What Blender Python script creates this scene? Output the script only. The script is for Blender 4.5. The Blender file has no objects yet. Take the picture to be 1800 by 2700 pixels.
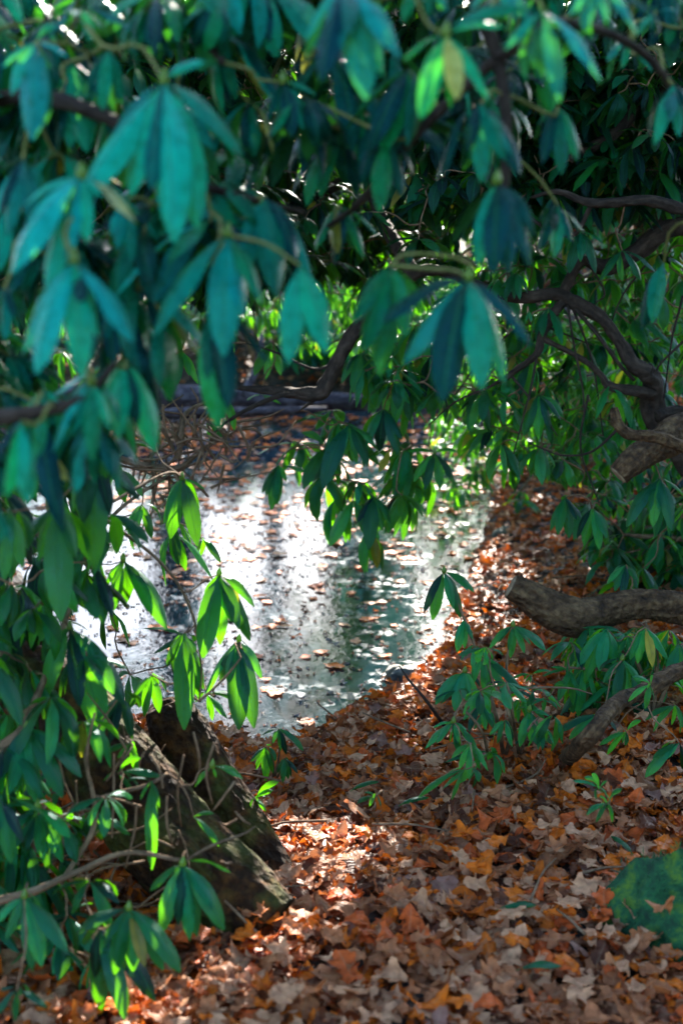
import bpy, math, random
import numpy as np
from mathutils import Vector
RNG = np.random.default_rng(11)
random.seed(5)
sc = bpy.context.scene
COL = sc.collection
R = math.radians
PI = math.pi

# ------------------------------------------------------------------ camera
CAMZ = 1.9; PITCH = R(13.9); FPX = 3750.0
cam = bpy.data.cameras.new('camera'); camo = bpy.data.objects.new('camera', cam); COL.objects.link(camo)
camo.location = (0, 0, CAMZ); camo.rotation_euler = (PI/2 - PITCH, 0, 0)
cam.sensor_fit = 'HORIZONTAL'; cam.sensor_width = 24; cam.lens = 50
cam.clip_start = 0.05; cam.clip_end = 2000
cam.dof.use_dof = True; cam.dof.focus_distance = 4.0; cam.dof.aperture_fstop = 2.8
sc.camera = camo
CP, SP = math.cos(PITCH), math.sin(PITCH)
def pt(px, py, d):
    """photo pixel (1800 x 2700) at depth d -> world point"""
    a = (px-900)/FPX*d; b = (1350-py)/FPX*d
    return np.array([a, d*CP + b*SP, CAMZ - d*SP + b*CP])
def pz(px, py, z):
    q = pt(px, py, 1.0) - np.array([0, 0, CAMZ])
    k = (z-CAMZ)/q[2]
    return np.array([q[0]*k, q[1]*k, z])
def proj(P):
    P = np.atleast_2d(P); v = P - np.array([0, 0, CAMZ])
    d = v[:, 1]*CP - v[:, 2]*SP; b = v[:, 1]*SP + v[:, 2]*CP
    return 900 + v[:, 0]/d*FPX, 1350 - b/d*FPX, d

# ------------------------------------------------------------------ light
SUN_EL, SUN_AZ = R(26), R(8)
SD = np.array([math.sin(SUN_AZ)*math.cos(SUN_EL), math.cos(SUN_AZ)*math.cos(SUN_EL), math.sin(SUN_EL)])
w = bpy.data.worlds.new('World'); sc.world = w; w.use_nodes = True
nt = w.node_tree; nt.nodes.clear()
sky = nt.nodes.new('ShaderNodeTexSky'); sky.sky_type = 'NISHITA'; sky.sun_disc = False
sky.sun_elevation = SUN_EL; sky.sun_rotation = SUN_AZ; sky.ozone_density = 2.6
bg = nt.nodes.new('ShaderNodeBackground'); bg.inputs['Strength'].default_value = 0.15
wo = nt.nodes.new('ShaderNodeOutputWorld')
nt.links.new(sky.outputs[0], bg.inputs[0]); nt.links.new(bg.outputs[0], wo.inputs[0])
sl = bpy.data.lights.new('sun', 'SUN'); sl.energy = 4.5; sl.angle = R(0.5); sl.color = (1, .93, .82)
so = bpy.data.objects.new('sun', sl); COL.objects.link(so)
so.rotation_euler = Vector(SD).to_track_quat('Z', 'Y').to_euler()
sc.view_settings.view_transform = 'Standard'; sc.view_settings.look = 'None'
sc.view_settings.exposure = 2.7

# ------------------------------------------------------------------ materials
def mat(name):
    m = bpy.data.materials.new(name); m.use_nodes = True
    t = m.node_tree; t.nodes.clear()
    return m, t, t.nodes, t.links
def node(ns, typ, **kw):
    n = ns.new(typ)
    for k, v in kw.items():
        if k.startswith('i_'): n.inputs[k[2:].replace('_', ' ')].default_value = v
        else: setattr(n, k, v)
    return n
def mixc(ns, ls, fac, a, b, mode='MIX'):
    n = ns.new('ShaderNodeMix'); n.data_type = 'RGBA'; n.blend_type = mode
    for i, v in ((0, fac), (6, a), (7, b)):
        if hasattr(v, 'links'): ls.new(v, n.inputs[i])
        else: n.inputs[i].default_value = v if i == 0 else tuple(v)+(1,) if len(v) == 3 else v
    return n.outputs[2]
def ramp(ns, ls, fac, stops):
    n = ns.new('ShaderNodeValToRGB'); ls.new(fac, n.inputs[0])
    e = n.color_ramp.elements
    while len(e) < len(stops): e.new(.5)
    for q, (p, c) in zip(e, stops): q.position = p; q.color = tuple(c)+(1,)
    return n.outputs[0]
def math_(ns, ls, op, a, b=None):
    n = ns.new('ShaderNodeMath'); n.operation = op
    for i, v in enumerate((a, b)):
        if v is None: continue
        if hasattr(v, 'links'): ls.new(v, n.inputs[i])
        else: n.inputs[i].default_value = v
    return n.outputs[0]

def leaf_material(name, dark, teal, trans, rough=.34, tfac=.3, spec=.38, tint=(.35, .8, 1, 1)):
    m, t, ns, ls = mat(name)
    out = ns.new('ShaderNodeOutputMaterial')
    at = node(ns, 'ShaderNodeAttribute', attribute_name='tint')
    sep = ns.new('ShaderNodeSeparateColor'); ls.new(at.outputs['Color'], sep.inputs[0])
    uv = ns.new('ShaderNodeUVMap'); sx = ns.new('ShaderNodeSeparateXYZ'); ls.new(uv.outputs[0], sx.inputs[0])
    au = math_(ns, ls, 'ABSOLUTE', math_(ns, ls, 'SUBTRACT', sx.outputs[0], .5))     # 0 at the midrib
    rib = ramp(ns, ls, au, [(0, (1, 1, 1)), (.05, (0, 0, 0))])
    base = mixc(ns, ls, sep.outputs[0], dark, teal)
    # age: some leaves go yellow
    base = mixc(ns, ls, sep.outputs[2], base, (.34, .22, .02))
    nz = node(ns, 'ShaderNodeTexNoise', i_Scale=60.0, i_Detail=3.0)
    geo = ns.new('ShaderNodeNewGeometry'); ls.new(geo.outputs['Position'], nz.inputs['Vector'])
    var = ramp(ns, ls, nz.outputs['Fac'], [(.3, (.7, .7, .7)), (.7, (1.25, 1.25, 1.2))])
    base = mixc(ns, ls, 1.0, base, var, 'MULTIPLY')
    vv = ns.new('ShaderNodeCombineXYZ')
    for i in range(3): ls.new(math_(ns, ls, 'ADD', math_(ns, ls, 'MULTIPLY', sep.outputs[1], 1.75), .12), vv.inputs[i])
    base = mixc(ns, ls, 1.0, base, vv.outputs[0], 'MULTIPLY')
    base = mixc(ns, ls, math_(ns, ls, 'MULTIPLY', rib, .7), base, (.03, .19, .06))
    under = mixc(ns, ls, .55, base, (.03, .13, .04))
    base = mixc(ns, ls, geo.outputs['Backfacing'], base, under)
    vo = node(ns, 'ShaderNodeTexVoronoi', i_Scale=150.0); ls.new(geo.outputs['Position'], vo.inputs['Vector'])
    n9 = node(ns, 'ShaderNodeTexNoise', i_Scale=14.0, i_Detail=2.0); ls.new(geo.outputs['Position'], n9.inputs['Vector'])
    spot = math_(ns, ls, 'MULTIPLY', ramp(ns, ls, vo.outputs['Distance'], [(.16, (1, 1, 1)), (.24, (0, 0, 0))]), ramp(ns, ls, n9.outputs['Fac'], [(.52, (0, 0, 0)), (.6, (1, 1, 1))]))
    base = mixc(ns, ls, math_(ns, ls, 'MULTIPLY', spot, .7), base, (.06, .035, .012))
    # side veins
    ph = math_(ns, ls, 'SUBTRACT', math_(ns, ls, 'MULTIPLY', sx.outputs[1], 85.0), math_(ns, ls, 'MULTIPLY', au, 60.0))
    vein = math_(ns, ls, 'SINE', ph)
    h = math_(ns, ls, 'ADD', math_(ns, ls, 'MULTIPLY', vein, .12), math_(ns, ls, 'MULTIPLY', rib, -.6))
    bp = node(ns, 'ShaderNodeBump', i_Strength=.7, i_Distance=.004); ls.new(h, bp.inputs['Height'])
    p = node(ns, 'ShaderNodeBsdfPrincipled', i_Roughness=rough)
    p.inputs['Specular IOR Level'].default_value = spec; p.inputs['Specular Tint'].default_value = tint
    rr = ramp(ns, ls, nz.outputs['Fac'], [(.3, (rough-.08,)*3), (.75, (rough+.2,)*3)])
    ls.new(rr, p.inputs['Roughness'])
    ls.new(base, p.inputs['Base Color']); ls.new(bp.outputs[0], p.inputs['Normal'])
    tr = ns.new('ShaderNodeBsdfTranslucent')
    tc = mixc(ns, ls, math_(ns, ls, 'MULTIPLY', rib, .6), trans, (.05, .1, .01))
    tc = mixc(ns, ls, sep.outputs[2], tc, (.7, .45, .03))
    tc = mixc(ns, ls, 1.0, tc, vv.outputs[0], 'MULTIPLY')
    ls.new(tc, tr.inputs[0])
    mx = ns.new('ShaderNodeMixShader'); mx.inputs[0].default_value = tfac
    ls.new(p.outputs[0], mx.inputs[1]); ls.new(tr.outputs[0], mx.inputs[2]); ls.new(mx.outputs[0], out.inputs[0])
    return m
M = {}
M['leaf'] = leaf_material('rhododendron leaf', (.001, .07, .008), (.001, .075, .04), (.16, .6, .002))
M['leaf_skylit'] = leaf_material('rhododendron leaf, sky side', (.0005, .15, .018), (.0005, .16, .13), (.08, .5, .02), rough=.28, tfac=.2, spec=.4, tint=(.1, .7, 1, 1))  # brighter, bluer copy of the leaf: blue sky light painted into its colours

def oak_material():
    m, t, ns, ls = mat('fallen oak leaf'); out = ns.new('ShaderNodeOutputMaterial')
    at = node(ns, 'ShaderNodeAttribute', attribute_name='tint')
    geo = ns.new('ShaderNodeNewGeometry')
    uv = ns.new('ShaderNodeUVMap'); sx = ns.new('ShaderNodeSeparateXYZ'); ls.new(uv.outputs[0], sx.inputs[0])
    au = math_(ns, ls, 'ABSOLUTE', math_(ns, ls, 'SUBTRACT', sx.outputs[0], .5))
    rib = ramp(ns, ls, au, [(0, (1, 1, 1)), (.05, (0, 0, 0))])
    nz = node(ns, 'ShaderNodeTexNoise', i_Scale=55.0, i_Detail=4.0); ls.new(geo.outputs['Position'], nz.inputs['Vector'])
    var = ramp(ns, ls, nz.outputs['Fac'], [(.3, (.55, .5, .5)), (.7, (1.3, 1.25, 1.2))])
    c = mixc(ns, ls, 1.0, at.outputs['Color'], var, 'MULTIPLY')
    c = mixc(ns, ls, math_(ns, ls, 'MULTIPLY', rib, .35), c, (.35, .25, .14))
    ph = math_(ns, ls, 'SUBTRACT', math_(ns, ls, 'MULTIPLY', sx.outputs[1], 44.0), math_(ns, ls, 'MULTIPLY', au, 38.0))
    h = math_(ns, ls, 'ADD', math_(ns, ls, 'MULTIPLY', math_(ns, ls, 'SINE', ph), .2), math_(ns, ls, 'MULTIPLY', nz.outputs['Fac'], .8))
    bp = node(ns, 'ShaderNodeBump', i_Strength=.5, i_Distance=.004); ls.new(h, bp.inputs['Height'])
    p = node(ns, 'ShaderNodeBsdfPrincipled', i_Roughness=.45)
    p.inputs['Specular IOR Level'].default_value = .15
    ls.new(c, p.inputs['Base Color']); ls.new(bp.outputs[0], p.inputs['Normal'])
    tr = ns.new('ShaderNodeBsdfTranslucent')
    tc = mixc(ns, ls, .4, at.outputs['Color'], (.9, .2, .02)); ls.new(tc, tr.inputs[0])
    mx = ns.new('ShaderNodeMixShader'); mx.inputs[0].default_value = .2
    ls.new(p.outputs[0], mx.inputs[1]); ls.new(tr.outputs[0], mx.inputs[2]); ls.new(mx.outputs[0], out.inputs[0])
    return m
M['oak'] = oak_material()

def bark_material(name, c1, c2, c3, scale=26, bump=.6, moss=0.0):
    m, t, ns, ls = mat(name); out = ns.new('ShaderNodeOutputMaterial')
    uv = ns.new('ShaderNodeUVMap'); mp = ns.new('ShaderNodeMapping'); ls.new(uv.outputs[0], mp.inputs[0])
    mp.inputs['Scale'].default_value = (14, 9, 1)
    n1 = node(ns, 'ShaderNodeTexNoise', i_Scale=1.2, i_Detail=7.0, i_Roughness=.65, i_Distortion=.6); ls.new(mp.outputs[0], n1.inputs['Vector'])
    geo = ns.new('ShaderNodeNewGeometry')
    n2 = node(ns, 'ShaderNodeTexNoise', i_Scale=float(scale), i_Detail=5.0, i_Roughness=.6); ls.new(geo.outputs['Position'], n2.inputs['Vector'])
    vo = node(ns, 'ShaderNodeTexVoronoi', i_Scale=float(scale)*1.7); ls.new(geo.outputs['Position'], vo.inputs['Vector'])
    f = math_(ns, ls, 'MULTIPLY', math_(ns, ls, 'ADD', n1.outputs['Fac'], n2.outputs['Fac']), .5)
    c = ramp(ns, ls, f, [(.36, c1), (.5, c2), (.64, c3)])
    if moss:
        n3 = node(ns, 'ShaderNodeTexNoise', i_Scale=9.0, i_Detail=4.0); ls.new(geo.outputs['Position'], n3.inputs['Vector'])
        mk_ = ramp(ns, ls, n3.outputs['Fac'], [(.48, (0, 0, 0)), (.62, (moss, moss, moss))])
        c = mixc(ns, ls, mk_, c, (.09, .12, .02))
    h = math_(ns, ls, 'ADD', f, math_(ns, ls, 'MULTIPLY', vo.outputs['Distance'], .5))
    bp = node(ns, 'ShaderNodeBump', i_Strength=bump, i_Distance=.02); ls.new(h, bp.inputs['Height'])
    p = node(ns, 'ShaderNodeBsdfPrincipled', i_Roughness=.85); p.inputs['Specular IOR Level'].default_value = .15
    ls.new(c, p.inputs['Base Color']); ls.new(bp.outputs[0], p.inputs['Normal']); ls.new(p.outputs[0], out.inputs[0])
    return m
M['bark'] = bark_material('brown rhododendron bark', (.05, .03, .018), (.17, .105, .06), (.3, .2, .12))
M['bark_dark'] = bark_material('dark bark', (.012, .009, .008), (.035, .024, .018), (.07, .048, .035))  # bark in darker brown tones
M['bark_trunk'] = bark_material('mossy trunk bark', (.006, .0025, .001), (.026, .011, .004), (.095, .04, .01), scale=34, bump=1.0, moss=.35)
M['twig'] = bark_material('twig bark', (.06, .035, .02), (.16, .09, .05), (.26, .17, .1), scale=60, bump=.2)
M['greentwig'] = bark_material('young green twig', (.08, .1, .02), (.14, .15, .04), (.2, .16, .07), scale=60, bump=.1)
M['log'] = bark_material('wet log bark', (.012, .01, .012), (.05, .042, .05), (.16, .14, .16), scale=14)
M['wood'] = bark_material('sawn wood', (.12, .08, .05), (.26, .18, .11), (.36, .27, .18), scale=40, bump=.3)
def simple_rock(name, c1, c2, c3, rough):
    m, t, ns, ls = mat(name); out = ns.new('ShaderNodeOutputMaterial')
    geo = ns.new('ShaderNodeNewGeometry')
    n2 = node(ns, 'ShaderNodeTexNoise', i_Scale=22.0, i_Detail=8.0, i_Roughness=.7); ls.new(geo.outputs['Position'], n2.inputs['Vector'])
    c = ramp(ns, ls, n2.outputs['Fac'], [(.35, c1), (.5, c2), (.66, c3)])
    bp = node(ns, 'ShaderNodeBump', i_Strength=.8, i_Distance=.03); ls.new(n2.outputs['Fac'], bp.inputs['Height'])
    p = node(ns, 'ShaderNodeBsdfPrincipled', i_Roughness=rough)
    ls.new(c, p.inputs['Base Color']); ls.new(bp.outputs[0], p.inputs['Normal']); ls.new(p.outputs[0], out.inputs[0])
    return m
M['rock'] = simple_rock('wet grey stone', (.02, .025, .03), (.1, .11, .1), (.3, .28, .2), .35)
M['moss'] = simple_rock('green moss', (.003, .03, .012), (.008, .1, .03), (.1, .2, .01), .9)
def soil_material():
    m, t, ns, ls = mat('leaf mould soil'); out = ns.new('ShaderNodeOutputMaterial')
    geo = ns.new('ShaderNodeNewGeometry')
    n1 = node(ns, 'ShaderNodeTexNoise', i_Scale=9.0, i_Detail=8.0, i_Roughness=.7); ls.new(geo.outputs['Position'], n1.inputs['Vector'])
    vo = node(ns, 'ShaderNodeTexVoronoi', i_Scale=18.0); ls.new(geo.outputs['Position'], vo.inputs['Vector'])
    sp = ns.new('ShaderNodeSeparateColor'); ls.new(vo.outputs['Color'], sp.inputs[0])
    c = ramp(ns, ls, sp.outputs[0], [(0, (.008, .005, .004)), (.5, (.03, .015, .008)), (.8, (.06, .03, .014)), (1, (.1, .05, .025))])
    d = ramp(ns, ls, n1.outputs['Fac'], [(.35, (.35, .35, .35)), (.65, (1, 1, 1))])
    c = mixc(ns, ls, 1.0, c, d, 'MULTIPLY')
    h = math_(ns, ls, 'ADD', vo.outputs['Distance'], n1.outputs['Fac'])
    bp = node(ns, 'ShaderNodeBump', i_Strength=.8, i_Distance=.04); ls.new(h, bp.inputs['Height'])
    p = node(ns, 'ShaderNodeBsdfPrincipled', i_Roughness=.75)
    ls.new(c, p.inputs['Base Color']); ls.new(bp.outputs[0], p.inputs['Normal']); ls.new(p.outputs[0], out.inputs[0])
    return m
M['soil'] = soil_material()
def water_material():
    m, t, ns, ls = mat('pond water with thin ice film'); out = ns.new('ShaderNodeOutputMaterial')
    geo = ns.new('ShaderNodeNewGeometry')
    n1 = node(ns, 'ShaderNodeTexNoise', i_Scale=16.0, i_Detail=6.0, i_Roughness=.62, i_Distortion=.4); ls.new(geo.outputs['Position'], n1.inputs['Vector'])
    n2 = node(ns, 'ShaderNodeTexNoise', i_Scale=3.2, i_Detail=5.0, i_Roughness=.6); ls.new(geo.outputs['Position'], n2.inputs['Vector'])
    vo = node(ns, 'ShaderNodeTexVoronoi', i_Scale=26.0, feature='DISTANCE_TO_EDGE'); ls.new(geo.outputs['Position'], vo.inputs['Vector'])
    film = ramp(ns, ls, n2.outputs['Fac'], [(.46, (.06, .06, .06)), (.62, (1, 1, 1))])
    fleck = ramp(ns, ls, n1.outputs['Fac'], [(.47, (0, 0, 0)), (.58, (1, 1, 1))])
    ff = math_(ns, ls, 'MULTIPLY', film, fleck)
    c = mixc(ns, ls, math_(ns, ls, 'MULTIPLY', ff, .55), (.003, .018, .028), (.09, .14, .17))
    h = math_(ns, ls, 'ADD', math_(ns, ls, 'MULTIPLY', n1.outputs['Fac'], 1.0), math_(ns, ls, 'MULTIPLY', math_(ns, ls, 'MINIMUM', vo.outputs['Distance'], .12), 1.0))
    bp = node(ns, 'ShaderNodeBump', i_Strength=.06, i_Distance=.02); ls.new(h, bp.inputs['Height'])
    p = node(ns, 'ShaderNodeBsdfPrincipled', i_Roughness=.06, i_IOR=1.33); p.inputs['Specular IOR Level'].default_value = .34
    rr = mixc(ns, ls, ff, (.03,)*3, (.3,)*3); ls.new(rr, p.inputs['Roughness'])
    ls.new(c, p.inputs['Base Color']); ls.new(bp.outputs[0], p.inputs['Normal']); ls.new(p.outputs[0], out.inputs[0])
    return m
M['water'] = water_material()

# ------------------------------------------------------------------ mesh helpers
def mk(name, V, Q, material, parent=None, uv=None, tint=None, T=None, smooth=True, link=True):
    V = np.asarray(V, np.float32).reshape(-1, 3)
    Q = np.asarray(Q if Q is not None else np.zeros((0, 4)), np.int32).reshape(-1, 4)
    T = np.asarray(T if T is not None else np.zeros((0, 3)), np.int32).reshape(-1, 3)
    me = bpy.data.meshes.new(name)
    me.vertices.add(len(V)); me.vertices.foreach_set('co', V.ravel())
    li = np.concatenate([Q.ravel(), T.ravel()])
    me.loops.add(len(li)); me.loops.foreach_set('vertex_index', li)
    ls = np.concatenate([np.arange(len(Q))*4, len(Q)*4 + np.arange(len(T))*3]).astype(np.int32)
    me.polygons.add(len(ls)); me.polygons.foreach_set('loop_start', ls)
    me.polygons.foreach_set('use_smooth', np.full(len(ls), smooth))
    if uv is not None:
        l = me.uv_layers.new(name='UVMap'); l.data.foreach_set('uv', np.asarray(uv, np.float32).reshape(-1, 2)[li].ravel())
    if tint is not None:
        a = me.attributes.new('tint', 'FLOAT_COLOR', 'POINT')
        c = np.ones((len(V), 4), np.float32); c[:, :3] = np.asarray(tint).reshape(-1, 3); a.data.foreach_set('color', c.ravel())
    me.update(calc_edges=True); me.validate()
    me.materials.append(material)
    o = bpy.data.objects.new(name, me)
    if link: COL.objects.link(o)
    if parent is not None: child(o, parent)
    return o
def child(o, parent):
    o.parent = parent
    # parents sit at location L with no rotation: move the mesh so it stays where it was modelled
    L = Vector((0, 0, 0)); q = parent
    while q is not None: L += q.location; q = q.parent
    o.location = Vector(o.location) - L
def tag(o, label, cat, group=None, kind=None):
    if label: o['label'] = label
    if cat: o['category'] = cat
    if group: o['group'] = group
    if kind: o['kind'] = kind
    return o
def thing(name, loc, label, cat, group=None):
    o = bpy.data.objects.new(name, None); COL.objects.link(o); o.location = tuple(float(v) for v in loc)
    o.empty_display_size = .1
    return tag(o, label, cat, group)
def grid_quads(nu, nv):
    """quads of a (nu x nv) vertex grid"""
    i = np.arange((nu-1)*nv).reshape(nu-1, nv)[:, :-1].ravel()
    return np.stack([i, i+1, i+nv+1, i+nv], 1)
def unit(a): return a/np.maximum(np.linalg.norm(a, axis=-1, keepdims=True), 1e-9)

def catmull(P, n):
    P = np.asarray(P, float)
    if len(P) < 3:
        t = np.linspace(0, 1, n)[:, None]; return P[0]*(1-t)+P[-1]*t
    Pe = np.vstack([2*P[0]-P[1], P, 2*P[-1]-P[-2]])
    ts = np.linspace(0, len(P)-1-1e-6, n); out = []
    for t in ts:
        i = int(t); f = t-i; a, b, c, d = Pe[i:i+4]
        out.append(.5*((2*b)+(c-a)*f+(2*a-5*b+4*c-d)*f*f+(-a+3*b-3*c+d)*f**3))
    return np.array(out)
def tube_geo(P, rad, sides=8, rough=0.0, cap=True, phase=0.0, ridge=0.0):
    P = np.asarray(P, float); n = len(P); rad = np.broadcast_to(np.asarray(rad, float), (n,))
    tg = np.gradient(P, axis=0); tg = unit(tg)
    a = np.array([0, 0, 1.0]) if abs(tg[0][2]) < .9 else np.array([1.0, 0, 0])
    u = unit(np.cross(tg[0], a)); U = [u]
    for i in range(1, n):
        u = u - tg[i]*np.dot(u, tg[i]); u = unit(u); U.append(u)
    U = np.array(U); W = np.cross(tg, U)
    th = np.linspace(0, 2*PI, sides+1)
    r = rad[:, None]*np.ones(sides+1)
    if rough:
        s = np.cumsum(np.r_[0, np.linalg.norm(np.diff(P, axis=0), axis=1)])[:, None]/max(rad.max(), 1e-4)
        nz = (np.sin(th*3+s*.9+phase)+np.sin(th*5-s*1.7+1+phase)*.6+np.sin(th*2+s*2.3+2)*.7+np.sin(s*.8+phase*3)*.8+np.sin(th*7+s*3.1)*.35)
        r = r*(1+rough*nz*.5)
    if ridge:
        sm = np.cumsum(np.r_[0, np.linalg.norm(np.diff(P, axis=0), axis=1)])[:, None]
        a_ = th+np.sin(sm*9+phase)*.12+np.sin(sm*23+th*2+phase)*.06
        rg = np.abs(np.sin(a_*7+np.sin(sm*31)*.5))+.7*np.abs(np.sin(a_*13+sm*14))+.5*np.sin(a_*5+sm*60)*np.sin(sm*47+a_*9)+.35*np.sin(sm*110+a_*11)*np.sin(a_*17)
        r = r*(1+ridge*(rg-.9))
    V = P[:, None]+U[:, None]*(np.cos(th)*r)[..., None]+W[:, None]*(np.sin(th)*r)[..., None]
    L = np.cumsum(np.r_[0, np.linalg.norm(np.diff(P, axis=0), axis=1)])
    uv = np.stack(np.broadcast_arrays((th/(2*PI))[None, :]*.5, L[:, None]), -1)
    Q = grid_quads(n, sides+1)
    V = V.reshape(-1, 3); uv = uv.reshape(-1, 2)
    if cap:
        T = []
        for k, row in ((0, 0), (1, n-1)):
            c = len(V); V = np.vstack([V, P[row]]); uv = np.vstack([uv, [.25, L[row]]])
            b = row*(sides+1)
            for j in range(sides):
                T.append((c, b+j+1, b+j) if k == 0 else (c, b+j, b+j+1))
        return V, Q, np.array(T), uv
    return V, Q, np.zeros((0, 3), int), uv
class Bag:
    def __init__(s): s.V, s.Q, s.T, s.U, s.C, s.n = [], [], [], [], [], 0
    def add(s, V, Q, T=None, uv=None, tint=None):
        V = np.asarray(V).reshape(-1, 3); s.V.append(V); s.Q.append(np.asarray(Q).reshape(-1, 4)+s.n)
        if T is not None and len(T): s.T.append(np.asarray(T)+s.n)
        s.U.append(uv if uv is not None else np.zeros((len(V), 2)))
        s.C.append(np.asarray(tint).reshape(-1, 3) if tint is not None else np.zeros((len(V), 3)))
        s.n += len(V)
    def tube(s, P, rad, sides=6, n=None, rough=0.0, cap=True, phase=0.0, ridge=0.0):
        P = np.asarray(P, float); n = n or max(4, len(P)*4)
        rad = np.interp(np.linspace(0, 1, n), np.linspace(0, 1, len(np.atleast_1d(rad))), np.atleast_1d(rad))
        V, Q, T, uv = tube_geo(catmull(P, n), rad, sides, rough, cap, phase, ridge); s.add(V, Q, T, uv)
    def build(s, name, m, parent=None, **k):
        if not s.V: return None
        return mk(name, np.vstack(s.V), np.vstack(s.Q), m, parent, np.vstack(s.U), np.vstack(s.C), np.vstack(s.T) if s.T else None, **k)
def pxs(lst):
    return [pt(*p) for p in lst]

# ------------------------------------------------------------------ rhododendron leaves
def leaf_geo(B, C, T, N0, W, S=7, A=5, cup=.35, wav=.08, rng=RNG):
    n = len(B); s = np.linspace(0, 1, S+1); s3 = s[None, :, None]
    B, C, T = [np.asarray(x, float)[:, None] for x in (B, C, T)]
    P = (1-s3)**2*B+2*s3*(1-s3)*C+s3**2*T
    t = unit(2*(1-s3)*(C-B)+2*s3*(T-C)+1e-6)
    N = np.asarray(N0, float)[:, None]*np.ones_like(P); N = unit(N-(N*t).sum(-1, keepdims=True)*t)
    side = np.cross(t, N)
    q = np.clip((s-.1)/.9, 0, 1)
    prof = np.where(s < .1, .09, .06*(1-q)+np.maximum(np.sin(PI*np.clip(q, 0, 1)**1.22), 0)**.55)
    prof[-1] = .1
    half = .5*np.asarray(W)[:, None]*prof[None]
    u = np.linspace(-1, 1, A)
    hu = half[:, :, None]*u
    cu = (np.abs(u)**1.4)[None, None]*half[:, :, None]*(cup*(.4+rng.random((n, 1, 1))*1.2))
    ph = rng.random((n, 1, 1))*6.28
    wv = np.sin(s[None, :, None]*9+ph+(u > 0)*2)*(u**2)[None, None]*half[:, :, None]*wav*2
    V = P[:, :, None]+side[:, :, None]*hu[..., None]+N[:, :, None]*(wv-cu)[..., None]
    uv = np.broadcast_to(np.stack(np.broadcast_arrays((u*.5+.5)[None, :], s[:, None]), -1), (n, S+1, A, 2))
    g = grid_quads(S+1, A); k = (S+1)*A
    Q = (g[None]+(np.arange(n)*k)[:, None, None]).reshape(-1, 4)
    return V.reshape(-1, 3), Q, uv.reshape(-1, 2), k
class Leaves:
    def __init__(s): s.L = []
    def add(s, B, C, T, N, W, tint): s.L.append((B, C, T, N, W, tint))
    def build(s, name, m, parent=None, S=7, A=5, cup=.35, wav=.08):
        B, C, T, N, W, ti = [np.array(x) for x in zip(*s.L)]
        V, Q, uv, k = leaf_geo(B, C, T, N, W, S, A, cup, wav)
        return mk(name, V, Q, m, parent, uv, np.repeat(ti, k, 0))
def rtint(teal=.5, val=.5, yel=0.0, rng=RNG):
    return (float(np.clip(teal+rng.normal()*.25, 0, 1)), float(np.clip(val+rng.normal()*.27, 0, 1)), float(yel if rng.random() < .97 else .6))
UP = np.array([0, 0, 1.0])
def whorl_random(lv, c, L, n, droop, teal=.5, val=.5, yel=0.0, rng=RNG, wr=.25):
    c = np.asarray(c, float); a0 = rng.random()*6.28
    tilt = rng.normal(size=3)*.18
    for i in range(n):
        az = a0+2*PI*i/n+rng.normal()*.3
        e = R(25-100*np.clip(droop+rng.normal()*.13, 0, 1.02))
        l = L*(.7+.4*rng.random())
        rad = np.array([math.cos(az), math.sin(az), 0])
        v = rad*math.cos(e)+UP*math.sin(e)+tilt
        up2 = rad*math.cos(e+R(38))+UP*math.sin(e+R(38))
        T = c+v*l; C = c+up2*l*.5+v*l*.06
        N = unit(-math.sin(e)*rad+math.cos(e)*UP+rng.normal(size=3)*.25)
        lv.add(c+rad*.004, C, T, N, l*wr*(.8+.4*rng.random()), rtint(teal, val, yel, rng))
def whorl_px(lv, cx, cy, d, tips, extra=3, teal=.55, val=.55, yel=0.0, rng=RNG, wr=.29, exdroop=.8):
    wr *= .8; extra += 1 if extra else 0
    c = pt(cx, cy, d); ll = []
    for tp in tips:
        tx, ty = tp[:2]
        Lp = math.hypot(tx-cx, ty-cy)*d/FPX
        dz = rng.uniform(-.4, .12)*Lp if len(tp) < 3 else tp[2]*Lp
        T = pt(tx, ty, d+dz); v = T-c; l = np.linalg.norm(v); ll.append(l)
        rad = np.array([v[0], v[1], 0])+np.array([0, -.45*l, 0]); rad = unit(rad)
        up = .22 if v[2] < -.3*l else .3
        C = (c+T)/2+UP*up*l+rad*.1*l*(1 if v[2] < 0 else 0)
        N = unit(rad+UP*(.35+.9*max(0, 1-abs(v[2])/l))+rng.normal(size=3)*.15)
        ww = wr*l*(.9+.3*rng.random())
        lv.add(c, C, T, N, ww, rtint(teal, val, yel, rng))
    if extra:
        whorl_random(lv, c+np.array([0, .02, -.004]), np.mean(ll)*.95, extra, exdroop, teal, val*.8, yel, rng, wr)
    return c, float(np.mean(ll))
def bud(c, r, parent, m):
    V, Q, T, uv = tube_geo(catmull([c-UP*r*.5, c+UP*r*1.2, c+UP*r*3+np.array([r*.3, 0, 0])], 6), [r*.7, r*1.1, r*1.15, r*.9, r*.55, r*.1], 7)
    return mk('bud', V, Q, m, parent, uv, np.tile([(.3, .8, .25)], (len(V), 1)), T)

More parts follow.
